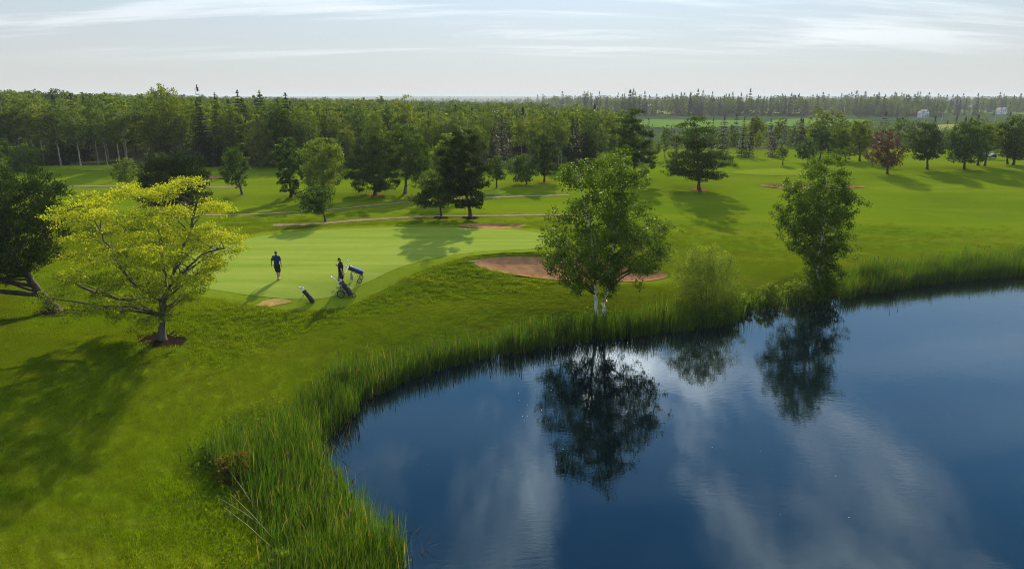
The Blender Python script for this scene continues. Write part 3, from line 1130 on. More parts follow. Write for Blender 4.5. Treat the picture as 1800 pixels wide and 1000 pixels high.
# ------------------------------------------------------------------ standing trees, from the near left to the far right
# leaning dark pine at the left edge
b = ground_at(104, 548, 2.3)
D = b[1]
P1 = lambda u, v, dy=0.0: (xat(u, zat(v, D), D), D + dy, zat(v, D))
px_tree('pine_tree', 104, 548, [(300, -110, 14), (325, -150, 62), (350, -170, 96), (385, -180, 120), (425, -180, 118), (455, -160, 92), (478, -150, 48), (496, -130, 0)],
        'large dark pine with a leaning trunk at the left edge', 'pine', 'pine', 'brown', dens=1.0, lpx=2.1, trunk_r=0.24, base=b, nclus=80, nsub=9, shell=0.4, cr=0.8,
        stems=[[(b[0], b[1], b[2] - 0.3), P1(84, 530), P1(62, 503), P1(35, 470), P1(0, 430), P1(-30, 380), P1(-50, 320)]])
bed(b + np.array([0.15, -0.35, 0]), 1.25, MULCH_M, 'dark mulch under the leaning pine', seed=4, sq=0.6)

# golden locust
b = ground_at(284, 597, 1.9)
D = b[1]
L = lambda u, v, dy=0.0: (xat(u, zat(v, D), D), D + dy, zat(v, D))
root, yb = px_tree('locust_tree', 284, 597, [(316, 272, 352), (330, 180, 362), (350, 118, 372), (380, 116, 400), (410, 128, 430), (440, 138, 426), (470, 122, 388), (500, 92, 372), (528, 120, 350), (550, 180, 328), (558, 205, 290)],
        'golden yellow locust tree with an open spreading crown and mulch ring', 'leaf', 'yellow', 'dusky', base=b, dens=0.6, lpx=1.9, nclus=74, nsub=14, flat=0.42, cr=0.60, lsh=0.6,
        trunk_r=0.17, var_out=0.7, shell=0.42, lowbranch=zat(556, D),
        stems=[[(b[0], b[1], b[2] - 0.25), L(285, 570), L(288, 530), L(300, 500), L(306, 462, 0.3), L(322, 415, 0.6), L(335, 350, 0.8)],
               [L(288, 532), L(262, 512, -0.2), L(238, 492, -0.3), L(205, 440, -0.4), L(180, 390, -0.5), L(165, 345, -0.6)],
               [L(292, 515), L(276, 470, 0.6), L(262, 420, 0.9), L(262, 350, 1.0)],
               [L(300, 496), L(335, 470, -0.6), L(370, 440, -0.9), L(410, 428, -1.0)],
               [L(270, 520), L(215, 530, 0.3), L(160, 520, 0.5), L(105, 500, 0.6)]])
bed(b, 1.05, MULCH_M, 'dark mulch ring round the golden locust', seed=8)

# birches by the water
b = ground_at(1052, 566, 0.8)
b = np.array([xat(1052, 0.9, 39.3), 39.3, hgt(xat(1052, 0.9, 39.3), 39.3)])
D = b[1]
L = lambda u, v, dy=0.0: (xat(u, zat(v, D), D), D + dy, zat(v, D))
px_tree('birch_tree', 1052, 566, [(266, 1085, 1108), (285, 998, 1120), (305, 978, 1132), (340, 976, 1136), (370, 966, 1140), (395, 958, 1180), (415, 950, 1202), (440, 945, 1190), (465, 950, 1170), (486, 975, 1135), (500, 1015, 1088)],
        'large twin stemmed birch with white trunks standing in the reeds', 'leaf', 'birch', 'birch', base=b, dens=0.92, lpx=2.0, nclus=70, nsub=13, trunk_r=0.115, shell=0.5, cr=0.70, lsh=0.8, droop=0.25,
        stems=[[(b[0], b[1], b[2] - 0.4), L(1048, 540), L(1045, 500), L(1042, 440), L(1032, 380, 0.3), L(1022, 330, 0.5), L(1012, 296, 0.6)],
               [(b[0] + 0.25, b[1] - 0.1, b[2] - 0.4), L(1062, 540), L(1068, 508), L(1076, 440), L(1086, 380, -0.2), L(1092, 320, -0.3), L(1096, 276, -0.3)]])
b = np.array([xat(1440, 0.9, 46.8), 46.8, hgt(xat(1440, 0.9, 46.8), 46.8)])
D = b[1]
px_tree('birch_tree', 1440, 500, [(262, 1448, 1466), (275, 1428, 1482), (300, 1408, 1492), (325, 1385, 1502), (350, 1372, 1506), (385, 1364, 1500), (400, 1368, 1488), (425, 1380, 1505), (445, 1396, 1506), (465, 1410, 1484), (488, 1412, 1470)],
        'slender birch with small bright leaves on the far pond bank', 'leaf', 'birch', 'birch', base=b, dens=0.95, lpx=1.7, nclus=60, nsub=12, seed=5, trunk_r=0.10, shell=0.5, cr=0.62, lsh=0.78, droop=0.2, lowbranch=1.2,
        stems=[[(b[0], b[1], b[2] - 0.4), L(1440, 490), L(1438, 450), L(1444, 410), L(1450, 350), L(1458, 290)][:1] +
               [(xat(u, zat(v, D), D), D, zat(v, D)) for u, v in ((1438, 485), (1440, 450), (1446, 405), (1450, 350), (1456, 290), (1458, 270))]])
# pale willow bush on the bank
b = np.array([xat(1245, 0.9, 41.6), 41.6, hgt(xat(1245, 0.9, 41.6), 41.6)])
D = b[1]
W = lambda u, v, dy=0.0: (xat(u, zat(v, D), D), D + dy, zat(v, D))
px_tree('willow_bush', 1245, 535, [(434, 1225, 1262), (447, 1198, 1282), (465, 1183, 1295), (490, 1180, 1304), (515, 1184, 1306), (536, 1196, 1296)],
        'pale green willow bush between the two birches', 'leaf', 'willow', 'brown', base=b, dens=0.7, lpx=1.5, nclus=70, nsub=9, trunk_r=0.03, cr=0.55, lsh=0.4, shell=0.5, flat=1.0,
        stems=[[(b[0] + 0.1 * k, b[1], b[2] - 0.2), W(1245 + 6 * k, 505), W(1245 + 15 * k, 470), W(1245 + 18 * k, 445)] for k in (-2.6, -1.6, -0.6, 0.4, 1.4, 2.4)])

S = px_tree
S('maple_tree', 226, 339, [(278, 212, 232), (288, 198, 240), (302, 194, 243), (314, 200, 242), (321, 214, 232)], 'small young tree beside the far-left cart path', leafm='wood2', dens=0.7, z0=2.9)
S('pine_tree', 306, 372, [(270, 285, 330), (285, 262, 352), (305, 246, 364), (330, 243, 368), (350, 252, 368), (366, 270, 352)], 'rounded dark pine rising behind the golden locust', 'pine', 'pine', 'pine', dens=1.25, lpx=1.9)
S('maple_tree', 426, 342, [(254, 405, 424), (266, 390, 434), (282, 387, 437), (300, 386, 436), (318, 394, 437), (326, 410, 436)], 'small light green tree with a leaning trunk left of the dark maples', leafm='maple', bark='grey', dens=0.95)
S('maple_tree', 512, 346, [(244, 493, 520), (258, 481, 524), (280, 480, 532), (305, 486, 534), (325, 490, 530), (338, 494, 525)], 'narrow dark maple left of the pale feathery maple', leafm='maple', dens=1.15)
S('maple_tree', 567, 350, [(246, 545, 592), (262, 534, 600), (285, 530, 607), (305, 528, 606), (322, 532, 596), (330, 545, 585)], 'pale feathery maple behind the small leaning tree', leafm='pale', bark='grey', dens=1.1, flat=1.1)
S('maple_tree', 573, 390, [(326, 548, 572), (336, 530, 582), (350, 522, 584), (362, 522, 582), (371, 536, 572)], 'small leaning tree on the lawn between the two cart paths', leafm='maple', dens=1.05)
S('pine_tree', 660, 343, [(224, 648, 662), (240, 630, 676), (262, 616, 690), (285, 608, 698), (305, 606, 704), (322, 612, 700), (330, 630, 690)], 'broad dark pine left of the round topped maple', 'pine', 'pine_soft', 'brown', dens=0.95, flat=0.3, lpx=1.6, nclus=46)
S('maple_tree', 712, 340, [(220, 694, 724), (238, 682, 738), (260, 680, 752), (282, 680, 758), (304, 684, 756), (318, 694, 745)], 'round topped maple with a grey trunk right of the broad pine', leafm='maple', bark='grey', dens=1.15)
S('willow_tree', 778, 345, [(238, 775, 812), (250, 762, 822), (270, 756, 826), (292, 756, 826), (305, 762, 820)], 'grey green willow half hidden behind the dark pine', leafm='pale', bark='grey', dens=1.15, hidden_base=1)
S('pine_tree', 776, 383, [(298, 755, 798), (312, 742, 806), (326, 726, 810), (340, 716, 812), (352, 720, 802), (360, 736, 790)], 'low pine with spreading lower boughs in front of the dark pine', 'pine', 'pine_soft', 'pine', dens=0.9, flat=0.28, lpx=1.6, nclus=36)
S('pine_tree', 827, 383, [(233, 802, 834), (248, 782, 848), (272, 772, 856), (300, 768, 860), (325, 776, 858), (345, 790, 852), (358, 806, 846)], 'tall dense dark pine beside the cart path at the back of the green', 'pine', 'pine', 'pine', dens=1.3, flat=0.6, lpx=1.7,
  stems=None)
S('maple_tree', 873, 330, [(276, 862, 882), (287, 855, 890), (302, 854, 891), (315, 860, 888)], 'small round tree right of the tall dark pine', leafm='maple', dens=1.0)
S('apple_tree', 926, 324, [(274, 905, 935), (284, 892, 945), (297, 889, 948), (309, 895, 946), (314, 905, 938)], 'low round apple tree at the middle of the course', leafm='maple', dens=1.1)
S('pine_tree', 957, 320, [(238, 945, 966), (254, 934, 978), (274, 930, 984), (294, 934, 984), (306, 942, 976)], 'pine with an open crown right of the apple tree', 'pine', 'pine_soft', 'pine', dens=1.0, flat=0.5)
S('yew_tree', 1018, 292, [(234, 1006, 1028), (246, 994, 1040), (264, 990, 1046), (280, 992, 1046), (290, 1000, 1040)], 'dense dark rounded tree at the wood edge', 'leaf', 'pine', 'brown', dens=1.4, lpx=1.4)
S('pine_tree', 1118, 322, [(196, 1098, 1126), (218, 1082, 1136), (245, 1076, 1148), (270, 1074, 1160), (292, 1080, 1142), (308, 1090, 1140)], 'feathery pine at the wood edge behind the large birch', 'pine', 'pine_soft', 'brown', dens=0.9, flat=0.35, lpx=1.7)
_, pb = S('pine_tree', 1229, 334, [(206, 1206, 1234), (222, 1192, 1248), (245, 1182, 1264), (268, 1180, 1276), (285, 1174, 1280), (300, 1168, 1272), (312, 1180, 1268)], 'large lone pine on the open fairway', 'pine', 'pine_soft', 'pine', dens=0.85, flat=0.26, lpx=1.7, nclus=52, nsub=9, shell=0.42, lowbranch=zat(318, 78))
bed(pb, 1.05, NEEDLE_BED_M, 'rusty needle litter under the lone pine', name='needle_bed', seed=12)
for (u, v, r_, s_, nm) in ((660, 343, 0.95, 21, 'rusty needle litter under the broad dark pine'), (776, 383, 0.7, 22, 'dark litter under the low pine'), (827, 383, 0.75, 23, 'dark litter under the tall dense pine'),
                           (957, 320, 0.95, 24, 'rusty needle litter under the open crowned pine')):
    bed(ground_at(u, v, 2.8), r_, NEEDLE_BED_M if r_ > 0.9 else MULCH_M, nm, name='needle_bed' if r_ > 0.9 else 'mulch_bed', seed=s_)
# right hand fairway
S('maple_tree', 1376, 290, [(256, 1370, 1382), (263, 1365, 1386), (272, 1364, 1387), (278, 1370, 1382)], 'tiny sapling on a thin stem left of the slender birch', leafm='wood2', dens=0.9, z0=3.3)
S('maple_tree', 1420, 288, [(244, 1412, 1426), (254, 1402, 1434), (266, 1399, 1438), (277, 1404, 1434)], 'small green tree just behind the slender birch top', leafm='maple', dens=1.1, z0=3.3)
S('maple_tree', 1441, 283, [(222, 1432, 1452), (236, 1424, 1462), (252, 1422, 1466), (266, 1426, 1464)], 'dark tree rising behind the slender birch top', leafm='maple', dens=1.15, z0=3.3)
S('maple_tree', 1487, 284, [(226, 1462, 1484), (240, 1456, 1492), (256, 1455, 1500), (270, 1462, 1500)], 'mid green tree left of the bright maple', leafm='wood', dens=1.1, z0=3.3)
S('maple_tree', 1511, 284, [(214, 1500, 1526), (226, 1490, 1532), (244, 1488, 1535), (260, 1494, 1532), (270, 1500, 1526)], 'bright green maple behind the fairway left of the copper maple', leafm='wood', dens=1.15, z0=3.3)
S('maple_tree', 1560, 306, [(231, 1552, 1572), (242, 1540, 1582), (258, 1533, 1588), (274, 1530, 1590), (286, 1536, 1586), (291, 1546, 1578)], 'copper red maple on the right fairway', leafm='red', dens=0.8, z0=3.4)
S('pine_tree', 1630, 298, [(220, 1612, 1644), (232, 1602, 1654), (248, 1594, 1662), (264, 1594, 1662), (276, 1606, 1652)], 'flat topped pine right of the copper maple', 'pine', 'pine_soft', 'brown', dens=1.05, flat=0.45, z0=3.4)
S('maple_tree', 1695, 297, [(218, 1684, 1712), (230, 1672, 1724), (248, 1660, 1730), (265, 1658, 1730), (280, 1668, 1722)], 'dark spreading maple right of the flat topped pine', leafm='maple', dens=1.25, z0=3.4)
S('maple_tree', 1719, 291, [(214, 1714, 1728), (228, 1706, 1736), (250, 1704, 1738), (272, 1708, 1734)], 'dark tree half hidden behind the spreading maple', leafm='maple', dens=1.1, z0=3.4)
S('maple_tree', 1731, 292, [(220, 1728, 1748), (232, 1722, 1756), (250, 1720, 1758), (266, 1724, 1752)], 'slim tree left of the golf cart', leafm='wood', dens=1.1, z0=3.4)
S('oak_tree', 1771, 289, [(222, 1758, 1774), (240, 1750, 1784), (258, 1750, 1786), (274, 1756, 1780)], 'dark oak just left of the right edge pair', leafm='maple', dens=1.1, z0=3.4)
S('oak_tree', 1781, 290, [(204, 1776, 1798), (220, 1764, 1812), (240, 1758, 1824), (260, 1758, 1826), (276, 1766, 1810)], 'tall dark tree at the right edge of the fairway', leafm='maple', dens=1.2, z0=3.4)
S('shrub', 1526, 284, [(268, 1518, 1534), (274, 1515, 1537), (280, 1518, 1534)], 'low open shrub at the foot of the bright maple', leafm='maple', dens=0.6, z0=3.3)

# ------------------------------------------------------------------ the wood behind the course: single trees, copied from a few kinds
def wood_kind(seed, H, rows_rel, kind, leafm, bark, trunk_r, nleaf, lsize, **kw):
    rows = [(H * t, -w, w) for t, w in rows_rel]
    tr, cw = gen_tree(seed, rows, (0, 0, 0), kind, nleaf=nleaf, lsize=lsize, trunk_r=trunk_r, sides=5, **kw)
    a = mesh_np('wood_trunk', tr[0], tr[1], BK[bark], True)
    c = mesh_np('wood_crown', cw[0], cw[1], LM[leafm], False, {'var': cw[2]})
    return a, c, H


def spruce_kind(seed, H, Rb, nleaf, lsize, leafm='spruce', **kw):
    tr, cw = gen_spruce(seed, H, Rb, nleaf=nleaf, lsize=lsize, **kw)
    return mesh_np('spruce_trunk', tr[0], tr[1], BK['brown'], True), mesh_np('spruce_crown', cw[0], cw[1], LM[leafm], False, {'var': cw[2]}), H


ASPEN = [(1.0, 0.4), (0.93, 1.3), (0.8, 2.0), (0.65, 2.3), (0.5, 2.0), (0.4, 1.2)]
ROUND = [(1.0, 0.8), (0.93, 2.2), (0.8, 3.0), (0.62, 3.3), (0.45, 2.9), (0.3, 1.8)]
FULL = [(1.0, 0.6), (0.9, 1.9), (0.72, 2.7), (0.5, 2.9), (0.28, 2.6), (0.1, 1.6)]
TALL = [(1.0, 0.3), (0.92, 1.0), (0.75, 1.6), (0.55, 1.8), (0.35, 1.5), (0.22, 0.9)]
KIN = {
    'aspen': [wood_kind(101, 12, ASPEN, 'leaf', 'wood2', 'pale', 0.13, 3600, 0.30, nclus=40, nsub=5), wood_kind(102, 12, TALL, 'leaf', 'wood', 'grey', 0.12, 3200, 0.30, nclus=38, nsub=5),
              wood_kind(103, 12, ASPEN, 'leaf', 'wood', 'pale', 0.13, 3600, 0.30, nclus=42, nsub=5)],
    'round': [wood_kind(111, 12, ROUND, 'leaf', 'wood', 'brown', 0.2, 5200, 0.31, nclus=52, nsub=5), wood_kind(112, 12, FULL, 'leaf', 'maple', 'brown', 0.2, 5200, 0.31, nclus=52, nsub=5),
              wood_kind(113, 12, FULL, 'leaf', 'wood2', 'grey', 0.18, 5000, 0.31, nclus=52, nsub=5)],
    'spruce': [spruce_kind(121, 12, 2.2, 3000, 0.42), spruce_kind(122, 12, 1.7, 2600, 0.40, nwh=24), spruce_kind(123, 12, 2.6, 3200, 0.44, power=0.75)],
}
WOOD_N = [0]


def wood_tree(kin, i, x, y, H, rz, wscale, name, label, cat, group):
    a, c, H0 = KIN[kin][i % len(KIN[kin])]
    s = H / H0
    z = hgt(x, y) - 0.1
    root = empty(name, (x, y, z), rz)
    root.scale = (s * wscale, s * wscale, s)
    obj('trunk', a, root)
    obj('crown', c, root)
    tag(root, label, cat, group)
    WOOD_N[0] += 1
    return root


g = np.random.default_rng(21)
TOPV = ([-120, 0, 60, 150, 300, 400, 470, 560, 610, 660, 740, 800, 900, 1000, 1060, 1110, 1150, 1180],
        [165, 160, 164, 166, 170, 178, 172, 190, 204, 190, 184, 198, 196, 192, 192, 220, 242, 252])
LAND = ((110, 'the shrubs at the left edge'), (240, 'the pale mounded green'), (345, 'the bare grey shrub'), (450, 'the small light green leaning tree'), (540, 'the narrow dark maple'),
        (620, 'the pale feathery maple'), (690, 'the broad dark pine'), (770, 'the round topped maple'), (850, 'the tall dense pine'), (900, 'the small round tree'), (980, 'the apple tree'), (1050, 'the dark rounded tree'), (1200, 'the large birch'))
ROWN = ('front row', 'second row', 'third row', 'rearmost row')
for row, (D0, step, lift) in enumerate(((108, 4.0, 14), (112, 4.2, 4), (117, 4.4, 0), (123, 4.8, -3))):
    x = -0.90 * D0
    while x < 0.225 * D0:
        xx, yy = x + g.normal() * 0.9, D0 + g.normal() * 1.3
        x += step * (0.75 + 0.5 * g.random())
        u = 900 + xx / (yy * math.cos(PITCH) + 10.5 * math.sin(PITCH)) * FPX
        if u > 1165 or u < -45:
            continue
        v = np.interp(u, *TOPV) + lift + abs(g.normal()) * 10 - (7 if g.random() < 0.15 else 0)
        H = max(3.5, zat(v, yy) - hgt(xx, yy))
        # what grows where along the edge
        if 335 < u < 530:
            kin = 'spruce' if g.random() < 0.55 else 'round'
        elif u < 335:
            kin = g.choice(['aspen', 'aspen', 'aspen', 'round', 'spruce'], p=[0.3, 0.3, 0.2, 0.12, 0.08])
        elif u < 780:
            kin = g.choice(['round', 'spruce', 'aspen'], p=[0.72, 0.12, 0.16])
        else:
            kin = g.choice(['aspen', 'round', 'spruce'], p=[0.6, 0.28, 0.12])
        if kin == 'spruce':
            nm, lb, gp = 'spruce_tree', 'dark pointed spruce in the wood edge behind the course', 'spruces of the wood edge'
            H *= 1.04
        elif u < 560:
            nm, lb, gp = 'woodland_tree', 'leafy tree of the dense wood along the left back of the course', 'leafy trees of the wood edge'
        else:
            nm, lb, gp = 'woodland_tree', 'leafy tree of the wood behind the middle of the course', 'leafy trees of the wood edge'
        kd = {'spruce': 'dark pointed spruce', 'round': 'full crowned leafy tree', 'aspen': 'slim leafy tree'}[kin]
        lb = '%s, %s of the wood behind %s' % (kd, ROWN[row], next(t for q, t in LAND if u < q))
        wood_tree(kin, int(g.integers(3)), xx, yy, H, g.random() * 6.28, 0.85 + 0.4 * g.random(), nm, lb, 'tree', gp)

# named individuals that stand out of the wood
for u, vb, vt, kin, i, w, nm, lb in (
        (353, 288, 149, 'spruce', 1, 0.8, 'spruce_tree', 'thin spruce top standing highest above the left wood'),
        (382, 288, 163, 'spruce', 0, 0.9, 'spruce_tree', 'pointed spruce right of the highest spruce in the left wood'),
        (422, 290, 158, 'spruce', 2, 0.95, 'spruce_tree', 'broad dark spruce towering over the left wood'),
        (505, 292, 163, 'spruce', 2, 1.0, 'spruce_tree', 'broad spruce at the right end of the spruce clump'),
        (292, 286, 149, 'round', 0, 0.8, 'woodland_tree', 'round headed tree breaking the skyline of the left wood'),
        (712, 300, 167, 'round', 2, 0.8, 'woodland_tree', 'tall rounded tree breaking the skyline of the middle wood')):
    p = ground_at(u, vb, 3.0)
    yy = 109.0 if vb < 290 else 111.0
    xx = xat(u, 10, yy)
    wood_tree(kin, i, xx, yy, zat(vt, yy) - hgt(xx, yy), g.random() * 6, w, nm, lb, 'tree', None)

# spruces and leafy trees closing the right fairway
for u, vb, vt, kin, i, w, nm, lb in (
        (1249, 279, 207, 'spruce', 1, 0.7, 'spruce_tree', 'slim spruce just right of the lone pine top'),
        (1268, 279, 203, 'spruce', 2, 1.15, 'spruce_tree', 'thick spruce behind the right side of the lone pine'),
        (1288, 277, 225, 'aspen', 2, 0.9, 'woodland_tree', 'small leafy tree between the spruces right of the lone pine'),
        (1303, 277, 205, 'spruce', 0, 0.95, 'spruce_tree', 'left one of the twin spruces at the back of the fairway'),
        (1316, 277, 207, 'spruce', 1, 1.1, 'spruce_tree', 'right one of the twin spruces at the back of the fairway'),
        (1330, 277, 228, 'aspen', 0, 0.9, 'woodland_tree', 'slender pale tree right of the twin spruces'),
        (1358, 276, 223, 'spruce', 2, 1.25, 'spruce_tree', 'broad dark spruce left of the tiny sapling'),
        (1210, 277, 232, 'round', 1, 0.8, 'woodland_tree', 'leafy tree directly behind the lone pine'),
        (1188, 277, 236, 'spruce', 0, 0.9, 'spruce_tree', 'spruce left behind the lone pine'),
        (1168, 278, 218, 'aspen', 1, 1.0, 'woodland_tree', 'thin tree at the right end of the middle wood')):
    p = ground_at(u, vb, 3.0)
    wood_tree(kin, i, p[0], p[1], zat(vt, p[1]) - p[2], g.random() * 6, w, nm, lb, 'tree', None)

# shrubs along the foot of the left wood
for k, (u, v, w, h) in enumerate(((12, 296, 5.2, 4.2), (42, 300, 4.2, 3.6), (70, 290, 4.6, 3.4), (95, 287, 3.6, 2.6), (128, 283, 4.2, 2.9), (112, 281, 3.0, 2.2), (-8, 262, 6, 5.0), (-14, 318, 4.5, 4.6))):
    p = ground_at(u, v, 3.0)
    rows = [(p[2] + h, p[0] - w * .15, p[0] + w * .15), (p[2] + h * .75, p[0] - w * .4, p[0] + w * .4), (p[2] + h * .4, p[0] - w * .5, p[0] + w * .5), (p[2] + 0.2, p[0] - w * .42, p[0] + w * .42)]
    tr, cw = gen_tree(300 + k, rows, p, 'leaf', nclus=30, nsub=5, nleaf=3600, lsize=0.24, trunk_r=0.08, lowbranch=p[2] + 0.2)
    plant_tree('shrub', tr, cw, 'brown', 'wood' if k % 3 else 'maple', tuple(p), ['big leafy shrub at the left wood corner, lower one', 'leafy shrub second from the left edge below the wood', 'leafy shrub third from the left edge below the wood', 'small leafy shrub left of the pale mounded green', 'broad low shrub at the wood foot above the far left path', 'smallest shrub among those at the left wood foot', 'tall leafy shrub cut by the left picture edge', 'leafy shrub at the left edge above the leaning pine'][k], 'shrub', 'shrubs along the left wood')

# bare grey shrub at the wood edge
p = ground_at(330, 291, 3.0)
polys = []
g2 = np.random.default_rng(5)
for k in range(26):
    ph = g2.random() * 6.28
    sp = 0.25 + 0.75 * g2.random()
    e = p + np.array([math.cos(ph) * 2.6 * sp, math.sin(ph) * 1.6 * sp, 2.2 + 2.8 * g2.random()])
    m_ = p + np.array([math.cos(ph) * 0.5 * sp, math.sin(ph) * 0.4 * sp, 1.4])
    B = bezier(p + np.array([0.3 * math.cos(ph), 0.3 * math.sin(ph), -0.1]), m_, e, 6)
    polys.append((B, np.linspace(0.06, 0.012, 6)))
    for q in range(4):
        s = B[2 + q % 3]
        polys.append((np.stack([s, s + (e - s) * 0.6 + g2.normal(size=3) * 0.5]), np.array([0.025, 0.008])))
TV, TF = tubes(polys, 4)
o = obj('bare_shrub', mesh_np('bare_shrub', TV - p, TF, BK['grey'], True))
o.location = p
tag(o, 'leafless grey shrub of fanned stems at the wood edge', 'shrub')


# ------------------------------------------------------------------ far woods: one mass each, grown on points
def lod_tree(seed, kind):
    if kind == 'spruce':
        tr, cw = gen_spruce(seed, 12, 2.1, nwh=15, nleaf=760, lsize=1.05)
        lm = 'spruce'
    else:
        rows = [(12 * t, -w, w) for t, w in (ROUND if kind == 'round' else ASPEN)]
        tr, cw = gen_tree(seed, rows, (0, 0, 0), 'leaf', nclus=26, nsub=4, nleaf=820, lsize=0.66, trunk_r=0.16, sides=4)
        lm = 'wood' if kind == 'round' else 'wood2'
        if seed % 2:
            lm = 'maple' if kind == 'round' else 'wood'
    V = np.vstack([tr[0], cw[0]])
    F = [tr[1], cw[1] + len(tr[0])]
    fm = np.concatenate([np.zeros(len(tr[1])), np.ones(len(cw[1]))])
    me = mesh_np('far_' + kind, V, F, None, False, {'var': np.concatenate([np.zeros(len(tr[0])), cw[2]])}, [BK['brown'], LM[lm]], fm)
    return bpy.data.objects.new('far_' + kind, me)


def scatter(name, pts, rotz, scl, src, idx, label, kind='stuff', tilt=None):
    """one object: copies of the source shapes standing on given points (geometry nodes)"""
    col = bpy.data.collections.new(name + '_shapes')
    names = []
    for k, s in enumerate(src):
        s.name = '%s_shape_%02d' % (name, k)
        col.objects.link(s)
    me = bpy.data.meshes.new(name)
    me.vertices.add(len(pts))
    me.vertices.foreach_set('co', np.asarray(pts, np.float32).ravel())
    rot = np.zeros((len(pts), 3), np.float32)
    rot[:, 2] = rotz
    if tilt is not None:
        rot[:, :2] = tilt
    sc3 = np.asarray(scl, np.float32)
    if sc3.ndim == 1:
        sc3 = np.repeat(sc3[:, None], 3, 1)
    for nm, dt, data in (('rot', 'FLOAT_VECTOR', rot), ('scl', 'FLOAT_VECTOR', sc3)):
        at = me.attributes.new(nm, dt, 'POINT')
        at.data.foreach_set('vector', np.ascontiguousarray(data, np.float32).ravel())
    at = me.attributes.new('idx', 'INT', 'POINT')
    at.data.foreach_set('value', np.asarray(idx, np.int32))
    o = obj(name, me)
    ng = bpy.data.node_groups.new(name + '_grow', 'GeometryNodeTree')
    ng.interface.new_socket('Geometry', in_out='INPUT', socket_type='NodeSocketGeometry')
    ng.interface.new_socket('Geometry', in_out='OUTPUT', socket_type='NodeSocketGeometry')
    n, l = ng.nodes, ng.links
    gi, go = n.new('NodeGroupInput'), n.new('NodeGroupOutput')
    ip = n.new('GeometryNodeInstanceOnPoints')
    ci = n.new('GeometryNodeCollectionInfo')
    ci.inputs['Collection'].default_value = col
    ci.inputs['Separate Children'].default_value = True
    ci.inputs['Reset Children'].default_value = True
    ip.inputs['Pick Instance'].default_value = True

    def na(nm, dt):
        a = n.new('GeometryNodeInputNamedAttribute')
        a.data_type = dt
        a.inputs['Name'].default_value = nm
        return a.outputs['Attribute']
    l.new(gi.outputs[0], ip.inputs['Points'])
    l.new(ci.outputs[0], ip.inputs['Instance'])
    l.new(na('idx', 'INT'), ip.inputs['Instance Index'])
    l.new(na('rot', 'FLOAT_VECTOR'), ip.inputs['Rotation'])
    l.new(na('scl', 'FLOAT_VECTOR'), ip.inputs['Scale'])
    l.new(ip.outputs[0], go.inputs[0])
    md = o.modifiers.new('grow', 'NODES')
    md.node_group = ng
    tag(o, label, kind=kind)
    return o


def far_wood(name, pts, Hs, ratio, label, seed, wide=(0.9, 1.35)):
    g = np.random.default_rng(seed)
    Hs = np.asarray(Hs)
    ok = np.ones(len(pts), bool)
    for hx, hy, hr in ((305, 520, 5), (417, 600, 3)):      # clearings before the houses and the barn
        ok &= ~((np.abs(pts[:, 0] - hx * pts[:, 1] / hy) < hr) & (pts[:, 1] > hy - 150) & (pts[:, 1] < hy + 12))
    pts, Hs = pts[ok], Hs[ok]
    src = [lod_tree(seed * 10 + k, kd) for k, kd in enumerate(['round', 'round', 'round', 'aspen', 'aspen', 'spruce', 'spruce'])]
    n = len(pts)
    P = np.column_stack([pts, height(pts[:, 0], pts[:, 1]) - 0.2])
    idx = np.where(g.random(n) < ratio, 5 + g.integers(0, 2, n), g.integers(0, 5, n))
    s = np.asarray(Hs) / 12.0
    w = wide[0] + (wide[1] - wide[0]) * g.random(n)
    w = np.where(idx >= 5, w * 0.9, w)
    if seed > 41:
        s = np.where(idx >= 5, s * (1.0 + 0.35 * g.random(n)), s)
    scatter(name, P, g.random(n) * 6.28, np.column_stack([s * w, s * w, s]), src, idx, label)


g = np.random.default_rng(33)
# the wood going back on the left and middle
pts, Hs = [], []
for yb, ye, sp in ((128, 190, 4.6), (190, 300, 6.5), (300, 480, 9.5), (480, 800, 14), (800, 1500, 24)):
    for y in np.arange(yb, ye, sp):
        xa, xb = -0.95 * y, 0.16 * y if y > 150 else 0.12 * y
        if y > 300:
            xb = 0.12 * y
        xs = np.arange(xa, xb, sp) + g.normal(size=len(np.arange(xa, xb, sp))) * sp * 0.35
        ys = y + g.normal(size=len(xs)) * sp * 0.35
        pts.append(np.column_stack([xs, ys]))
pts = np.vstack(pts)
u = 900 + pts[:, 0] / (pts[:, 1] * math.cos(PITCH)) * FPX * 0.985
zg = height(pts[:, 0], pts[:, 1])
topv = np.interp(u, [0, 150, 300, 500, 700, 900, 1100], [151, 158, 160, 166, 170, 174, 180]) + 3 + np.abs(g.normal(size=len(u))) * 5
hv = 0.86 + 0.16 * vnoise(pts[:, 0] / 11, pts[:, 1] / 11, 71) + 0.10 * vnoise(pts[:, 0] / 45, pts[:, 1] / 45, 72)
Hs = hv * np.clip(np.array([zat(v, d) for v, d in zip(topv, pts[:, 1])]) - zg, 5.5, 17) * (0.92 + 0.1 * g.random(len(u)))
far_wood('left_far_wood', pts, Hs, 0.07, 'canopy of the wood stretching back to the skyline', 41)

# belts in the valley on the right: (row, depth range, spacing, x range by azimuth, height, spruce share)
def belt(ya, yb, sp, aza, azb, H, keep=1.0, seed=0):
    g = np.random.default_rng(seed)
    out = []
    for y in np.arange(ya, yb, sp):
        xs = np.arange(aza * y, azb * y, sp)
        xs = xs + g.normal(size=len(xs)) * sp * 0.4
        q = np.column_stack([xs, y + g.normal(size=len(xs)) * sp * 0.35])
        k = g.random(len(xs)) < keep
        if keep < 1:
            k &= vnoise(q[:, 0] / (6 * sp), q[:, 1] / (6 * sp), seed) > (1 - 2 * keep) * 0.6 - 0.1
        out.append(q[k])
    out = np.vstack(out)
    return out, H * (0.5 + 0.42 * g.random(len(out)) + 0.48 * sstep(-0.5, 0.7, vnoise(out[:, 0] / (4 * sp), out[:, 1] / (4 * sp), seed + 3)))


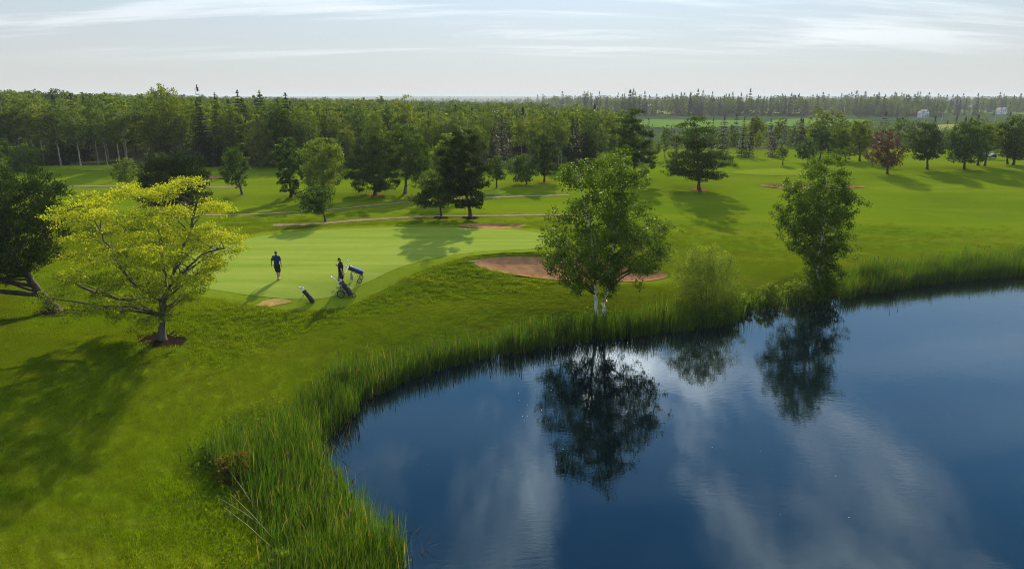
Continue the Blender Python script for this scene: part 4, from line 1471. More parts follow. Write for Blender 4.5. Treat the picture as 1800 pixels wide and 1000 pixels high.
B = [belt(160, 215, 6.0, 0.14, 0.95, 7.5, 0.75, 51), belt(215, 330, 8, 0.18, 0.95, 8.5, 0.5, 52), belt(240, 300, 7, 0.50, 0.95, 9.0, 0.9, 58)]
far_wood('valley_wood', np.vstack([b[0] for b in B]), np.concatenate([b[1] for b in B]), 0.4, 'mixed trees filling the valley beyond the right fairway', 42)
B = [belt(545, 600, 6.0, 0.16, 0.62, 11.5, 0.8, 53), belt(600, 660, 8.0, 0.10, 0.56, 11.5, 0.65, 54), belt(560, 700, 9.0, 0.56, 0.95, 12, 0.75, 55), belt(520, 560, 6.5, 0.50, 0.62, 9, 0.8, 59)]
far_wood('spruce_belt', np.vstack([b[0] for b in B]), np.concatenate([b[1] for b in B]), 0.5, 'dark belt of spruces behind the valley fields', 43, (0.9, 1.2))
B = [belt(760, 980, 14, 0.05, 0.95, 11.5, 0.8, 56), belt(1000, 1700, 30, 0.0, 0.95, 12, 0.55, 57), belt(1700, 3600, 60, -0.2, 0.95, 13, 0.5, 60)]
far_wood('distant_wood', np.vstack([b[0] for b in B]), np.concatenate([b[1] for b in B]), 0.35, 'hazy woods on the far side of the valley', 44, (1.2, 2.0))

# ------------------------------------------------------------------ reeds along the water
def strips(base, lean, H, W, bend, g, seg=3):
    """tapering bent blades; returns verts, [quads, tris]"""
    n = len(base)
    side = np.column_stack([np.cos(lean + np.pi / 2 + g.normal(size=n) * 0.7), np.sin(lean + np.pi / 2 + g.normal(size=n) * 0.7), np.zeros(n)])
    fw = np.column_stack([np.cos(lean), np.sin(lean), np.zeros(n)])
    rows = []
    for k in range(seg):
        t = k / seg
        c = base + fw * (bend * H * t ** 2.2)[:, None] + np.column_stack([np.zeros(n), np.zeros(n), H * t * (1 - 0.25 * bend * t)])
        w = (W * (1 - 0.55 * t ** 1.5) * 0.5)[:, None]
        rows += [c - side * w, c + side * w]
    tip = base + fw * (bend * H)[:, None] + np.column_stack([np.zeros(n), np.zeros(n), H * (1 - 0.25 * bend)])
    V = np.stack(rows + [tip], 1)
    m = 2 * seg + 1
    off = (np.arange(n) * m)[:, None]
    Q = np.concatenate([off + np.array([[2 * k, 2 * k + 1, 2 * k + 3, 2 * k + 2]]) for k in range(seg - 1)])
    T = off + np.array([[2 * seg - 2, 2 * seg - 1, 2 * seg]])
    return V.reshape(-1, 3), Q, T, m


LM['reed'] = leaf_mat('reed_blade', [(0.0, (0.028, 0.080, 0.008)), (0.55, (0.055, 0.130, 0.010)), (0.86, (0.105, 0.185, 0.014)), (0.93, (0.20, 0.19, 0.06)), (1.0, (0.30, 0.23, 0.12))], 0.52, (1.35, 1.2, 0.45), 0.5, 0.08)
REED_HEAD = plain('reed_head', (0.07, 0.035, 0.016), 0.9)


def sample_bank(n, lo, hi, g, xr=(-22, 62), yr=(10, 64)):
    x = xr[0] + (xr[1] - xr[0]) * g.random(n)
    y = yr[0] + (yr[1] - yr[0]) * g.random(n)
    sd = poly_sd(x, y, POND)
    vis = (np.abs(x) < 0.9 * y + 2)
    k = (sd > lo) & (sd < hi) & vis
    return x[k], y[k], sd[k]


g = np.random.default_rng(61)
x, y, sd = sample_bank(560000, -1.05, 4.2, g)
u = 900 + x / (y * math.cos(PITCH) + 13 * math.sin(PITCH)) * FPX
near = sstep(29, 22, y) * (x < 3)
W = 1.55 + 2.1 * near + 0.75 * vnoise(x / 3.1, y / 3.1, 17)
W = np.where((u > 1300) & (u < 1490), 0.2, W)
W = np.where(u >= 1490, 2.0 + 0.5 * vnoise(x / 4, y / 4, 18), W)
lo_ = -0.25 - 0.75 * sstep(24, 31, y)
edge = sstep(0, 0.8, W - sd) * sstep(0.0, 0.4, sd - lo_ + 0.25 * vnoise(x / 1.3, y / 1.3, 19))
edge *= np.where((u > 1310) & (u < 1470), 0.22, 1.0)
dens = 0.62 * edge * (0.55 + 0.6 * sstep(-0.4, 0.5, vnoise(x / 1.1, y / 1.1, 20)))
k = g.random(len(x)) < dens
x, y, sd, u, near = x[k], y[k], sd[k], u[k], near[k]
n0 = len(x)
rep = 3
x, y, sd, near = [np.repeat(a, rep) for a in (x, y, sd, near)]
x = x + g.normal(size=len(x)) * 0.06
y = y + g.normal(size=len(x)) * 0.06
n = len(x)
z = np.maximum(height(x, y), -0.5) - 0.05
clump = vnoise(x / 1.6, y / 1.6, 22)
H = (1.62 + 0.38 * clump + 0.18 * g.normal(size=n)) * (1 - 0.30 * sstep(0.6, 3.6, sd)) + np.clip(-z, 0, 0.5)
H = np.clip(0.92 * H * (1 - 0.06 * (1 - near)) * np.where(g.random(n) < 0.25, 0.55 + 0.4 * g.random(n), 1.0), 0.4, 2.3)
lean = g.random(n) * 6.28
bend = np.abs(g.normal(size=n)) * 0.2 + 0.04
V, Q, T, m = strips(np.column_stack([x, y, z]), lean, H, 0.013 + 0.016 * g.random(n), bend, g)
var = np.clip(0.45 + 0.2 * g.normal(size=n) + 0.12 * clump, 0, 0.88)
var = np.where(g.random(n) < 0.055, 0.9 + 0.1 * g.random(n), var)
tag(obj('reeds', mesh_np('reeds', V, [Q, T], LM['reed'], False, {'var': np.repeat(var, m)})), 'tall green reeds growing along the pond edge', kind='stuff')
# cattail heads among them
kk = g.choice(n, 260, replace=False)
polys = []
for i in kk:
    b_ = np.array([x[i], y[i], z[i]])
    h = H[i] * 1.12
    d = np.array([g.normal() * 0.05, g.normal() * 0.05, 1.0])
    polys.append((np.stack([b_, b_ + d * h * 0.80]), np.array([0.008, 0.007])))
    polys.append((np.stack([b_ + d * h * 0.80, b_ + d * h * 0.82, b_ + d * h * 0.90, b_ + d * h * 0.91]), np.array([0.008, 0.02, 0.02, 0.004])))
TV, TF = tubes(polys, 4)
tag(obj('cattails', mesh_np('cattails', TV, TF, REED_HEAD, True)), 'brown cattail heads standing among the reeds', kind='stuff')
# thatch of old stems at the waterline
x2, y2, sd2 = sample_bank(60000, -0.9, 0.7, g)
k = g.random(len(x2)) < 0.8
x2, y2 = x2[k], y2[k]
n2_ = len(x2)
z2 = np.maximum(height(x2, y2), -0.25)
V, Q, T, m = strips(np.column_stack([x2, y2, z2]), g.random(n2_) * 6.28, 0.35 + 0.5 * g.random(n2_), 0.02 + 0.02 * g.random(n2_), 0.5 + 0.5 * g.random(n2_), g)
LM['thatch'] = leaf_mat('dead_stem', [(0.0, (0.06, 0.045, 0.022)), (0.6, (0.14, 0.11, 0.06)), (1.0, (0.10, 0.13, 0.03))], 0.3, (1, 1, 1))
tag(obj('old_reed_thatch', mesh_np('old_reed_thatch', V, [Q, T], LM['thatch'], False, {'var': np.repeat(g.random(n2_), m)})), 'faded old stems at the foot of the reeds', kind='stuff')

# leafy weeds and tall grass on the bank behind the reeds
x, y, sd = sample_bank(260000, 0.2, 5.2, g)
u = 900 + x / (y * math.cos(PITCH) + 13 * math.sin(PITCH)) * FPX
gap = ((u > 1290) & (u < 1500))
near = sstep(29, 22, y) * (x < 3)
top = np.where(gap, 2.5, 2.6 + 2.6 * near) + 0.9 * vnoise(x / 2.3, y / 2.3, 27)
pr = sstep(0, 1.2, top - sd) * np.where(gap, 0.9, 0.55) * (0.25 + 0.75 * sstep(-0.2, 0.5, vnoise(x / 1.7, y / 1.7, 28)))
k = g.random(len(x)) < pr
x, y, sd, gap = x[k], y[k], sd[k], gap[k]
n = len(x)
z = height(x, y) - 0.03
H = (0.28 + 0.38 * g.random(n) ** 2) * np.where(gap, 1.3, 1.0) + 0.2 * np.clip(vnoise(x / 1.2, y / 1.2, 29), 0, 1)
V, Q, T, m = strips(np.column_stack([x, y, z]), g.random(n) * 6.28, H, 0.018 + 0.022 * g.random(n), 0.25 + 0.5 * g.random(n), g)
LM['weed'] = leaf_mat('bank_weed', [(0.0, (0.045, 0.095, 0.010)), (0.6, (0.085, 0.15, 0.012)), (0.92, (0.15, 0.20, 0.018)), (1.0, (0.20, 0.16, 0.08))], 0.5, (1.2, 1.15, 0.5), 0.6, 0.0)
tag(obj('bank_weeds', mesh_np('bank_weeds', V, [Q, T], LM['weed'], False, {'var': np.repeat(g.random(n), m)})), 'unmown grass and weeds on the pond bank', kind='stuff')
# broad leafed clumps
k = g.choice(n, min(n, 900), replace=False)
cl = np.column_stack([x[k], y[k], z[k] + 0.15])
P = np.repeat(cl, 34, 0) + g.normal(size=(len(cl) * 34, 3)) * np.array([0.24, 0.24, 0.17])
P[:, 2] = np.maximum(P[:, 2], np.repeat(cl[:, 2], 34) - 0.05)
V, F = leaves(P, rdir(g, len(P)) + np.array([0, 0, 0.4]), rdir(g, len(P)) + np.array([0, 0, 0.8]), 0.09 + 0.07 * g.random(len(P)), 0.05 + 0.04 * g.random(len(P)))
tag(obj('bank_herbs', mesh_np('bank_herbs', V, F, LM['weed'], False, {'var': np.repeat(np.repeat(g.random(len(cl)), 34) * 0.6 + 0.35 * g.random(len(P)), 4)})), 'low broad leaved herbs on the pond bank', kind='stuff')


def bush(u, v, w, h, leafm, label, seed, lsize=0.1, nleaf=2600, z0=1.0, name='shrub'):
    p = ground_at(u, v, z0)
    rows = [(p[2] + h, p[0] - w * .15, p[0] + w * .15), (p[2] + h * .75, p[0] - w * .4, p[0] + w * .4), (p[2] + h * .4, p[0] - w * .5, p[0] + w * .5), (p[2] + 0.08, p[0] - w * .4, p[0] + w * .4)]
    tr, cw = gen_tree(seed, rows, p, 'leaf', nclus=26, nsub=5, nleaf=nleaf, lsize=lsize, trunk_r=0.03, lowbranch=p[2] + 0.05)
    plant_tree(name, tr, cw, 'brown', leafm, tuple(p), label, 'shrub')


bush(412, 842, 1.35, 0.95, 'olive', 'yellow brown shrub beside the near reeds', 71, 0.085, 3000)
bush(368, 812, 0.5, 0.5, 'willow', 'tiny light green shrub left of the yellow brown shrub', 72, 0.07, 900)
bush(492, 1010, 0.9, 0.7, 'willow', 'light green shrub at the bottom edge of the reeds', 73, 0.08, 1500)
bush(1348, 532, 1.9, 1.35, 'willow', 'light green bush on the bank left of the slender birch', 74, 0.11, 3200)
bush(1402, 524, 2.2, 1.2, 'willow', 'yellow green bush at the left foot of the slender birch', 75, 0.11, 3600)
bush(1440, 522, 2.6, 1.9, 'birch', 'dark green bush round the foot of the slender birch', 76, 0.12, 4600)
bush(1310, 540, 1.2, 0.9, 'weed', 'small weedy bush where the reeds end', 77, 0.1, 1800)
# fallen pale stems by the near reeds
g = np.random.default_rng(9)
polys = []
for (ua, va, ub, vb_) in ((372, 800, 410, 818), (380, 838, 408, 850), (404, 850, 460, 915), (388, 905, 470, 935), (398, 922, 480, 968), (410, 900, 480, 950)):
    a, b_ = ground_at(ua, va, 1.0), ground_at(ub, vb_, 0.8)
    a = a + np.array([0, 0, 0.45 + 0.2 * g.random()])
    polys.append((np.stack([a, (a + b_) / 2 + np.array([0, 0, 0.12]), b_ + np.array([0, 0, 0.1])]), np.array([0.004, 0.007, 0.008])))
TV, TF = tubes(polys, 4)
tag(obj('fallen_stems', mesh_np('fallen_stems', TV, TF, plain('dry_stem', (0.34, 0.30, 0.22), 0.8), True)), 'pale dead stems leaning out of the near reeds', kind='stuff')
# fluff on the water
g = np.random.default_rng(3)
V, F = [], []
for k in range(46):
    if k < 30:
        q = pix(905 + 75 * g.random(), 672 + 80 * g.random(), 0)
    else:
        q = pix(640 + 900 * g.random(), 690 + 260 * g.random(), 0)
    r = 0.006 + 0.022 * g.random() ** 4
    t = np.linspace(0, 2 * np.pi, 7, endpoint=False)
    V.append(np.column_stack([q[0] + r * np.cos(t), q[1] + r * np.sin(t) * 1.4, np.full(7, 0.006)]))
    F.append(np.arange(7) + 7 * k)
tag(obj('floating_fluff', mesh_np('floating_fluff', np.vstack(V), np.array(F), plain('fluff', (0.7, 0.68, 0.62), 0.9))), 'white seed fluff drifting on the pond', kind='stuff')


# ------------------------------------------------------------------ grass blades on the near turf
def blade_mat(name, gain):
    m, n, l = new_mat(name)
    tg = n.new('ShaderNodeGroup')
    tg.node_tree = TURF
    a = N(n, 'ShaderNodeAttribute', attribute_name='var')
    c = mixrgb(n, l, 1.0, tg.outputs[0], cramp(n, l, a.outputs['Fac'], [(0.0, (0.82, 0.84, 0.8)), (0.6, (1.12, 1.1, 0.9)), (1.0, (1.45, 1.32, 1.2))]), 'MULTIPLY')
    c = mixrgb(n, l, 1.0, c, gain, 'MULTIPLY')
    d = N(n, 'ShaderNodeBsdfDiffuse')
    l.new(c, d.inputs[0])
    t = N(n, 'ShaderNodeBsdfTranslucent')
    l.new(mixrgb(n, l, 1.0, c, (1.25, 1.15, 0.5), 'MULTIPLY'), t.inputs[0])
    mx = N(n, 'ShaderNodeMixShader')
    mx.inputs[0].default_value = 0.55
    l.new(d.outputs[0], mx.inputs[1])
    l.new(t.outputs[0], mx.inputs[2])
    return finish(m, mx.outputs[0], n, l)


BLADE_M = blade_mat('grass_blade', (1.0, 1.0, 1.0))
ROUGH_M = blade_mat('rough_grass_blade', (1.22, 1.32, 0.9))


def turf_patch(seed, size, nb, h, w, mat=None):
    g = np.random.default_rng(seed)
    p = (g.random((nb, 2)) - 0.5) * size
    hh = h * (0.55 + 0.7 * g.random(nb))
    a = g.random(nb) * 6.28
    s = np.column_stack([np.cos(a), np.sin(a), np.zeros(nb)]) * (w * 0.5)
    ln = g.normal(size=(nb, 2)) * h * 0.55
    b = np.column_stack([p, np.full(nb, -0.01)])
    tip = np.column_stack([p + ln, hh])
    V = np.stack([b - s, b + s, tip], 1).reshape(-1, 3)
    me = mesh_np('turf_patch', V, np.arange(nb * 3).reshape(-1, 3), mat or BLADE_M, False, {'var': np.repeat(g.random(nb), 3)})
    return bpy.data.objects.new('turf_patch', me)


g = np.random.default_rng(81)
sp = 0.42
gx, gy = np.meshgrid(np.arange(-46, 52, sp), np.arange(11, 66, sp))
x = gx.ravel() + g.normal(size=gx.size) * 0.08
y = gy.ravel() + g.normal(size=gx.size) * 0.08
k = np.abs(x) < 0.83 * y + 1.5
x, y = x[k], y[k]
sd = poly_sd(x, y, POND)
k = (sd > 0.4)
x, y, sd = x[k], y[k], sd[k]
gd = poly_sd(x, y, GREEN)
k = gd > 1.1
for c, a, b, r, dep, lip in BUNKERS:
    k &= np.hypot((x - c[0]) / (a + 0.15), (y - c[1]) / (b + 0.15)) > 1.0
dp = ground_at(483, 533, 2.5)
k &= np.hypot((x - dp[0]) / 1.0, (y - dp[1]) / 0.55) > 1
for u_, v_, rx_, ry_ in ((284, 597, 1.0, 0.9), (104, 548, 1.3, 0.8)):
    q = ground_at(u_, v_, 2.0)
    k &= np.hypot((x - q[0]) / rx_, (y - q[1]) / ry_) > 1
far_fade = g.random(len(x)) < sstep(66, 48, y)
k &= far_fade
x, y, sd, gd = x[k], y[k], sd[k], gd[k]
rough = sstep(1.0, 1.8, gd) * sstep(9.5, 7.0, gd) * sstep(5.4, 6.6, sd) * (y < 47) * sstep(7, 1, x) * (y > 24)
lush = sstep(3.6, 2.2, np.hypot((x + 9.2) / 1.0, (y - 20.5) / 1.7))
n = len(x)
rr = np.clip(rough + 0.8 * lush, 0, 1)
isr = g.random(n) < rr
idx = np.where(isr, 3 + g.integers(0, 2, n), g.integers(0, 3, n))
s = np.where(isr, 0.9 + 0.35 * g.random(n), 0.9 + 0.25 * g.random(n))
fair = sstep(0, 8, x)
sz = s * np.where(isr, 0.95 + 0.45 * vnoise(x / 0.9, y / 0.9, 31), 1 - 0.45 * fair)
src = [turf_patch(400 + k, 0.86, 760, 0.034, 0.014) for k in range(3)] + [turf_patch(410 + k, 0.86, 460, 0.08, 0.018, ROUGH_M) for k in range(2)]
scatter('lawn_grass', np.column_stack([x, y, height(x, y)]), g.random(n) * 6.28, np.column_stack([s, s, np.clip(sz, 0.3, 2)]), src, idx, 'short mown grass blades of the near lawn')

# ------------------------------------------------------------------ people
def closed_tube(pts, radii, sides=12, n=4, sq=1.0):
    P = catmull(np.array(pts, float), n) if len(pts) > 2 else np.array(pts, float)
    r = np.interp(np.linspace(0, 1, len(P)), np.linspace(0, 1, len(radii)), radii)
    t0 = P[0] - P[1]
    t0 /= np.linalg.norm(t0)
    t1 = P[-1] - P[-2]
    t1 /= np.linalg.norm(t1)
    P = np.vstack([P[0] + t0 * r[0] * 0.9, P[0] + t0 * r[0] * 0.5, P, P[-1] + t1 * r[-1] * 0.5, P[-1] + t1 * r[-1] * 0.9])
    r = np.concatenate([[r[0] * 0.25, r[0] * 0.8], r, [r[-1] * 0.8, r[-1] * 0.25]])
    V, F = tubes([(P, r)], sides)
    k = len(V)
    return V, F, [np.arange(sides)[::-1], np.arange(k - sides, k)]


def loft(secs, sides=16):
    """secs: (x,y,z,rx,ry) level sections, closed at both ends"""
    a = np.linspace(0, 2 * np.pi, sides, endpoint=False)
    V = np.vstack([np.column_stack([s[0] + s[3] * np.cos(a), s[1] + s[4] * np.sin(a), np.full(sides, s[2])]) for s in secs])
    k = len(secs)
    i, j = np.meshgrid(np.arange(k - 1), np.arange(sides), indexing='ij')
    j2 = (j + 1) % sides
    F = np.stack([i * sides + j, i * sides + j2, (i + 1) * sides + j2, (i + 1) * sides + j], -1).reshape(-1, 4)
    return V, F, [np.arange(sides)[::-1], np.arange((k - 1) * sides, k * sides)]


def fuse(name, pieces, mat, parent, voxel=0.012, smooth=2):
    """one continuous skin over overlapping solids"""
    verts, faces, off = [], [], 0
    for V, F, caps in pieces:
        verts += [tuple(v) for v in V]
        faces += [tuple(int(q) + off for q in f) for f in F] + [tuple(int(q) + off for q in c) for c in caps]
        off += len(V)
    me = bpy.data.meshes.new(name)
    me.from_pydata(verts, [], faces)
    bm = bmesh.new()
    bm.from_mesh(me)
    bmesh.ops.recalc_face_normals(bm, faces=bm.faces[:])
    bm.to_mesh(me)
    bm.free()
    o = bpy.data.objects.new(name, me)
    COL.objects.link(o)
    md = o.modifiers.new('fuse', 'REMESH')
    md.mode = 'VOXEL'
    md.voxel_size = voxel
    md.use_smooth_shade = True
    ms = o.modifiers.new('soften', 'SMOOTH')
    ms.iterations = smooth
    ms.factor = 0.5
    bpy.context.view_layer.update()
    dg = bpy.context.evaluated_depsgraph_get()
    me2 = bpy.data.meshes.new_from_object(o.evaluated_get(dg))
    o.modifiers.clear()
    o.data = me2
    me2.name = name
    me2.materials.clear()
    me2.materials.append(mat)
    o.parent = parent
    return o


SKIN = plain('skin', (0.42, 0.24, 0.16), 0.55, spec=0.3)


def hand(pieces, wrist, d, palm_n, side, curl=0.35):
    """palm, four fingers and a thumb; d: pointing direction, palm_n: palm normal, side: +1 thumb side along cross(d,palm_n)"""
    d = np.array(d, float)
    d /= np.linalg.norm(d)
    nrm = np.array(palm_n, float)
    nrm -= d * nrm.dot(d)
    nrm /= np.linalg.norm(nrm)
    s = np.cross(d, nrm) * side
    w = np.array(wrist, float)
    for k in (-1, 0, 1):
        pieces.append(closed_tube([w + s * 0.012 * k, w + d * 0.045 + s * 0.020 * k, w + d * 0.088 + s * 0.026 * k], [0.021, 0.019, 0.015], 8))
    for k, ln in zip((-1.5, -0.5, 0.5, 1.5), (0.062, 0.076, 0.080, 0.073)):
        b = w + d * 0.09 + s * 0.0195 * k
        m = b + d * ln * 0.5 * math.cos(curl * 0.6) + nrm * ln * 0.5 * math.sin(curl * 0.6)
        e = m + d * ln * 0.5 * math.cos(curl * 1.8) + nrm * ln * 0.5 * math.sin(curl * 1.8)
        pieces.append(closed_tube([b, m, e], [0.0098, 0.0092, 0.008], 8))
    b = w + d * 0.03 + s * 0.030
    pieces.append(closed_tube([b, b + d * 0.03 + s * 0.022 + nrm * 0.010, b + d * 0.060 + s * 0.026 + nrm * 0.024], [0.013, 0.0115, 0.0095], 8))


def person(loc, rz, label, J, shirt_c, short_c, shoe_c, hair_c, cap=None, scale=1.0):
    """J: joints in the figure's own frame (faces +Y, z up), for a height of 1.80"""
    root = empty('person', tuple(loc), rz)
    root.scale = (scale,) * 3
    A = {k: np.array(v, float) for k, v in J.items()}
    hd, nk, ch, ws, hp = A['head'], A['neck'], A['chest'], A['waist'], A['hip']
    look = A['look'] / np.linalg.norm(A['look'])
    body = []
    # trunk and neck
    body.append(closed_tube([hp, ws, ch, nk - np.array([0, 0, 0.03])], [0.135, 0.125, 0.15, 0.075], 14))
    body.append(closed_tube([nk - np.array([0, 0, 0.05]), nk + 0.5 * (hd - nk)], [0.056, 0.054], 10))
    # head: skull, jaw, nose, ears, brows
    upv = np.array([0, 0, 1.0])
    rt = np.cross(look, upv)
    rt /= np.linalg.norm(rt)
    hu = np.cross(rt, look)
    hh = lambda f, r_, u_: hd + look * f + rt * r_ + hu * u_
    body.append(closed_tube([hh(-0.018, 0, -0.01), hh(-0.012, 0, 0.045)], [0.080, 0.074], 14))
    body.append(closed_tube([hh(0.020, 0, 0.035), hh(0.032, 0, -0.045), hh(0.040, 0, -0.082)], [0.068, 0.056, 0.034], 12))
    body.append(closed_tube([hh(0.083, 0, 0.012), hh(0.102, 0, -0.022)], [0.009, 0.014], 8))
    body.append(closed_tube([hh(0.086, -0.018, -0.055), hh(0.086, 0.018, -0.055)], [0.008, 0.008], 6))
    for s in (-1, 1):
        body.append(closed_tube([hh(-0.004, s * 0.078, 0.018), hh(-0.008, s * 0.082, -0.025)], [0.014, 0.010], 8))
        body.append(closed_tube([hh(0.080, s * 0.012, 0.030), hh(0.074, s * 0.045, 0.030)], [0.008, 0.007], 6))
    for s, q in ((1, 'r'), (-1, 'l')):
        sh, el, wr = A['sh_' + q], A['el_' + q], A['wr_' + q]
        body.append(closed_tube([sh, (sh + el) / 2, el], [0.056, 0.050, 0.039], 10))
        body.append(closed_tube([el, el * 0.65 + wr * 0.35, wr], [0.039, 0.041, 0.026], 10))
        d = A.get('hd_' + q, wr - el)
        hand(body, wr, d, A.get('pn_' + q, np.array([-s, 0.2, 0.0])), A.get('ts_' + q, np.array([s]))[0], float(A.get('cu_' + q, np.array([0.4]))[0]))
        hj, kn, an = A['hj_' + q], A['kn_' + q], A['an_' + q]
        body.append(closed_tube([hj, (hj + kn) / 2, kn], [0.092, 0.076, 0.056], 12))
        body.append(closed_tube([kn, kn * 0.68 + an * 0.32, an], [0.054, 0.058, 0.036], 12))
        toe = A['toe_' + q]
        body.append(closed_tube([an + np.array([0, 0, -0.03]), an + 0.75 * (toe - an)], [0.036, 0.03], 8))
    fuse('body', body, SKIN, root, 0.0085, 3)
    # shirt with sleeves
    sh = [closed_tube([hp + np.array([0, 0, -0.03]), ws, ch, nk + np.array([0, 0, -0.045])], [0.158, 0.150, 0.172, 0.105], 16)]
    for q in 'rl':
        a, e = A['sh_' + q], A['el_' + q]
        sh.append(closed_tube([A['chest'] * 0.4 + a * 0.6 + np.array([0, 0, 0.03]), a, a * 0.35 + e * 0.65], [0.085, 0.076, 0.072], 12))
    sh.append(closed_tube([nk + np.array([0, 0, -0.03]), nk + np.array([0, 0, 0.012])], [0.078, 0.070], 12))
    so_ = fuse('shirt', sh, plain('shirt_' + label[:8], shirt_c, 0.85, spec=0.2, nscale=9, namp=0.3), root, 0.012, 3)
    shp = [closed_tube([hp + np.array([0, 0, -0.06]), hp + np.array([0, 0, 0.06])], [0.160, 0.152], 16)]
    for q in 'rl':
        hj, kn = A['hj_' + q], A['kn_' + q]
        shp.append(closed_tube([hj + np.array([0, 0, 0.02]), hj * 0.5 + kn * 0.5, hj * 0.12 + kn * 0.88], [0.112, 0.104, 0.098], 14))
    fuse('shorts', shp, plain('shorts_' + label[:8], short_c, 0.85, spec=0.2, nscale=9, namp=0.3), root, 0.012, 3)
    sm = plain('shoe_' + label[:8], shoe_c, 0.5)
    for q in 'rl':
        an, toe = A['an_' + q], A['toe_' + q]
        d = toe - an
        d[2] = 0
        d /= np.linalg.norm(d)
        zf = A['an_' + q][2] - 0.075
        a0 = np.array([an[0], an[1], zf + 0.045])
        fuse('shoe', [closed_tube([a0 - d * 0.055, a0 + d * 0.05, a0 + d * 0.15, a0 + d * 0.19], [0.043, 0.045, 0.046, 0.034], 10),
                      closed_tube([a0 - d * 0.02, a0 - d * 0.015 + np.array([0, 0, 0.05])], [0.044, 0.046], 10)], sm, root, 0.010, 2)
    hm = plain('hair_' + label[:8], hair_c, 0.7, nscale=40, namp=0.4)
    if cap is None:
        fuse('hair', [closed_tube([hh(-0.030, 0, 0.005), hh(-0.020, 0, 0.060)], [0.083, 0.078], 14), closed_tube([hh(0.01, 0, 0.075), hh(0.05, 0, 0.070)], [0.055, 0.04], 10),
                      closed_tube([hh(-0.055, 0, -0.03), hh(-0.05, 0, 0.0)], [0.055, 0.06], 10)], hm, root, 0.010, 1)
    else:
        fuse('hair', [closed_tube([hh(-0.045, 0, -0.03), hh(-0.03, 0, 0.02)], [0.064, 0.078], 12)], hm, root, 0.010, 1)
        cm_ = plain('cap_' + label[:8], cap, 0.8)
        co = fuse('cap', [closed_tube([hh(-0.014, 0, 0.050), hh(-0.014, 0, 0.072)], [0.089, 0.080], 16)], cm_, root, 0.010, 1)
        fuse('cap_brim', [closed_tube([hh(0.07, k * 0.03, 0.045 - 0.004 * abs(k)), hh(0.145 - 0.012 * abs(k), k * 0.026, 0.030)], [0.012, 0.010], 8) for k in (-2, -1, 0, 1, 2)], cm_, root, 0.008, 1)
    tag(root, label, 'person')
    return root


STAND = dict(head=(0, 0.03, 1.675), look=(0, 1, -0.25), neck=(0, 0.0, 1.53), chest=(0, 0, 1.33), waist=(0, 0, 1.10), hip=(0, 0, 0.96),
             sh_r=(0.185, 0, 1.44), sh_l=(-0.185, 0, 1.44), el_r=(0.25, -0.04, 1.15), el_l=(-0.25, -0.04, 1.15), wr_r=(0.27, 0.04, 0.90), wr_l=(-0.27, 0.04, 0.90),
             hj_r=(0.09, 0, 0.92), hj_l=(-0.09, 0, 0.92), kn_r=(0.10, 0.02, 0.49), kn_l=(-0.10, 0.02, 0.49), an_r=(0.10, -0.03, 0.085), an_l=(-0.10, -0.03, 0.085),
             toe_r=(0.12, 0.15, 0.03), toe_l=(-0.12, 0.15, 0.03))
gz = lambda p: np.array([p[0], p[1], p[2] + 0.022])
p = gz(ground_at(489, 493, 2.75))
J = dict(STAND)
J.update(head=(-0.02, 0.06, 1.67), look=(-0.35, 1, -0.55), el_l=(-0.29, -0.06, 1.16), wr_l=(-0.335, 0.03, 0.92), el_r=(0.27, -0.05, 1.16), wr_r=(0.33, -0.06, 0.92),
         kn_r=(0.09, 0.07, 0.50), an_r=(0.07, -0.05, 0.10), toe_r=(0.08, 0.12, 0.03), kn_l=(-0.06, 0.10, 0.49), an_l=(-0.035, 0.10, 0.085), toe_l=(-0.04, 0.29, 0.03), cu_r=(1.0,))
person(p, R(-6), 'person in navy shirt and dark shorts walking away across the green', J, (0.016, 0.030, 0.085), (0.014, 0.024, 0.018), (0.30, 0.20, 0.14), (0.10, 0.045, 0.02))
p = gz(ground_at(601, 505, 2.7))
J = dict(STAND)
J.update(head=(0, 0.05, 1.67), look=(-0.05, 1, -0.45), el_r=(0.23, 0.06, 1.17), wr_r=(0.10, 0.27, 1.29), hd_r=(-0.4, 0.25, 0.9), pn_r=(-0.6, -0.7, 0.2), el_l=(-0.25, -0.13, 1.17), wr_l=(-0.25, -0.22, 0.91),
         cu_l=(1.1,), cu_r=(0.8,), an_l=(-0.08, 0.05, 0.085), toe_l=(-0.09, 0.24, 0.03), kn_l=(-0.09, 0.06, 0.49), an_r=(0.10, -0.12, 0.085), toe_r=(0.12, 0.06, 0.03), kn_r=(0.10, -0.02, 0.49))
p2 = p
person(p, R(82), 'person in black cap and shirt standing beside the golf trolleys', J, (0.014, 0.012, 0.012), (0.022, 0.026, 0.028), (0.55, 0.56, 0.62), (0.02, 0.012, 0.008), cap=(0.007, 0.007, 0.007))
p = gz(ground_at(364, 474, 2.75))
J = dict(STAND)
J.update(hip=(0, -0.08, 0.93), waist=(0, -0.02, 1.06), chest=(0, 0.16, 1.26), neck=(0, 0.28, 1.42), head=(0, 0.38, 1.52), look=(0, 0.8, -0.75), sh_r=(0.18, 0.24, 1.34), sh_l=(-0.18, 0.24, 1.34),
         el_r=(0.20, 0.34, 1.07), el_l=(-0.20, 0.34, 1.07), wr_r=(0.045, 0.46, 0.88), wr_l=(-0.045, 0.46, 0.94), cu_r=(1.2,), cu_l=(1.2,), hj_r=(0.10, -0.08, 0.90), hj_l=(-0.10, -0.08, 0.90),
         kn_r=(0.15, 0.03, 0.48), kn_l=(-0.15, 0.03, 0.48), an_r=(0.18, -0.05, 0.085), an_l=(-0.18, -0.05, 0.085), toe_r=(0.2, 0.14, 0.03), toe_l=(-0.2, 0.14, 0.03))
p3 = p
person(p, R(-78), 'person bending over a putt behind the golden locust branches', J, (0.05, 0.012, 0.014), (0.35, 0.35, 0.37), (0.72, 0.72, 0.72), (0.05, 0.018, 0.012))


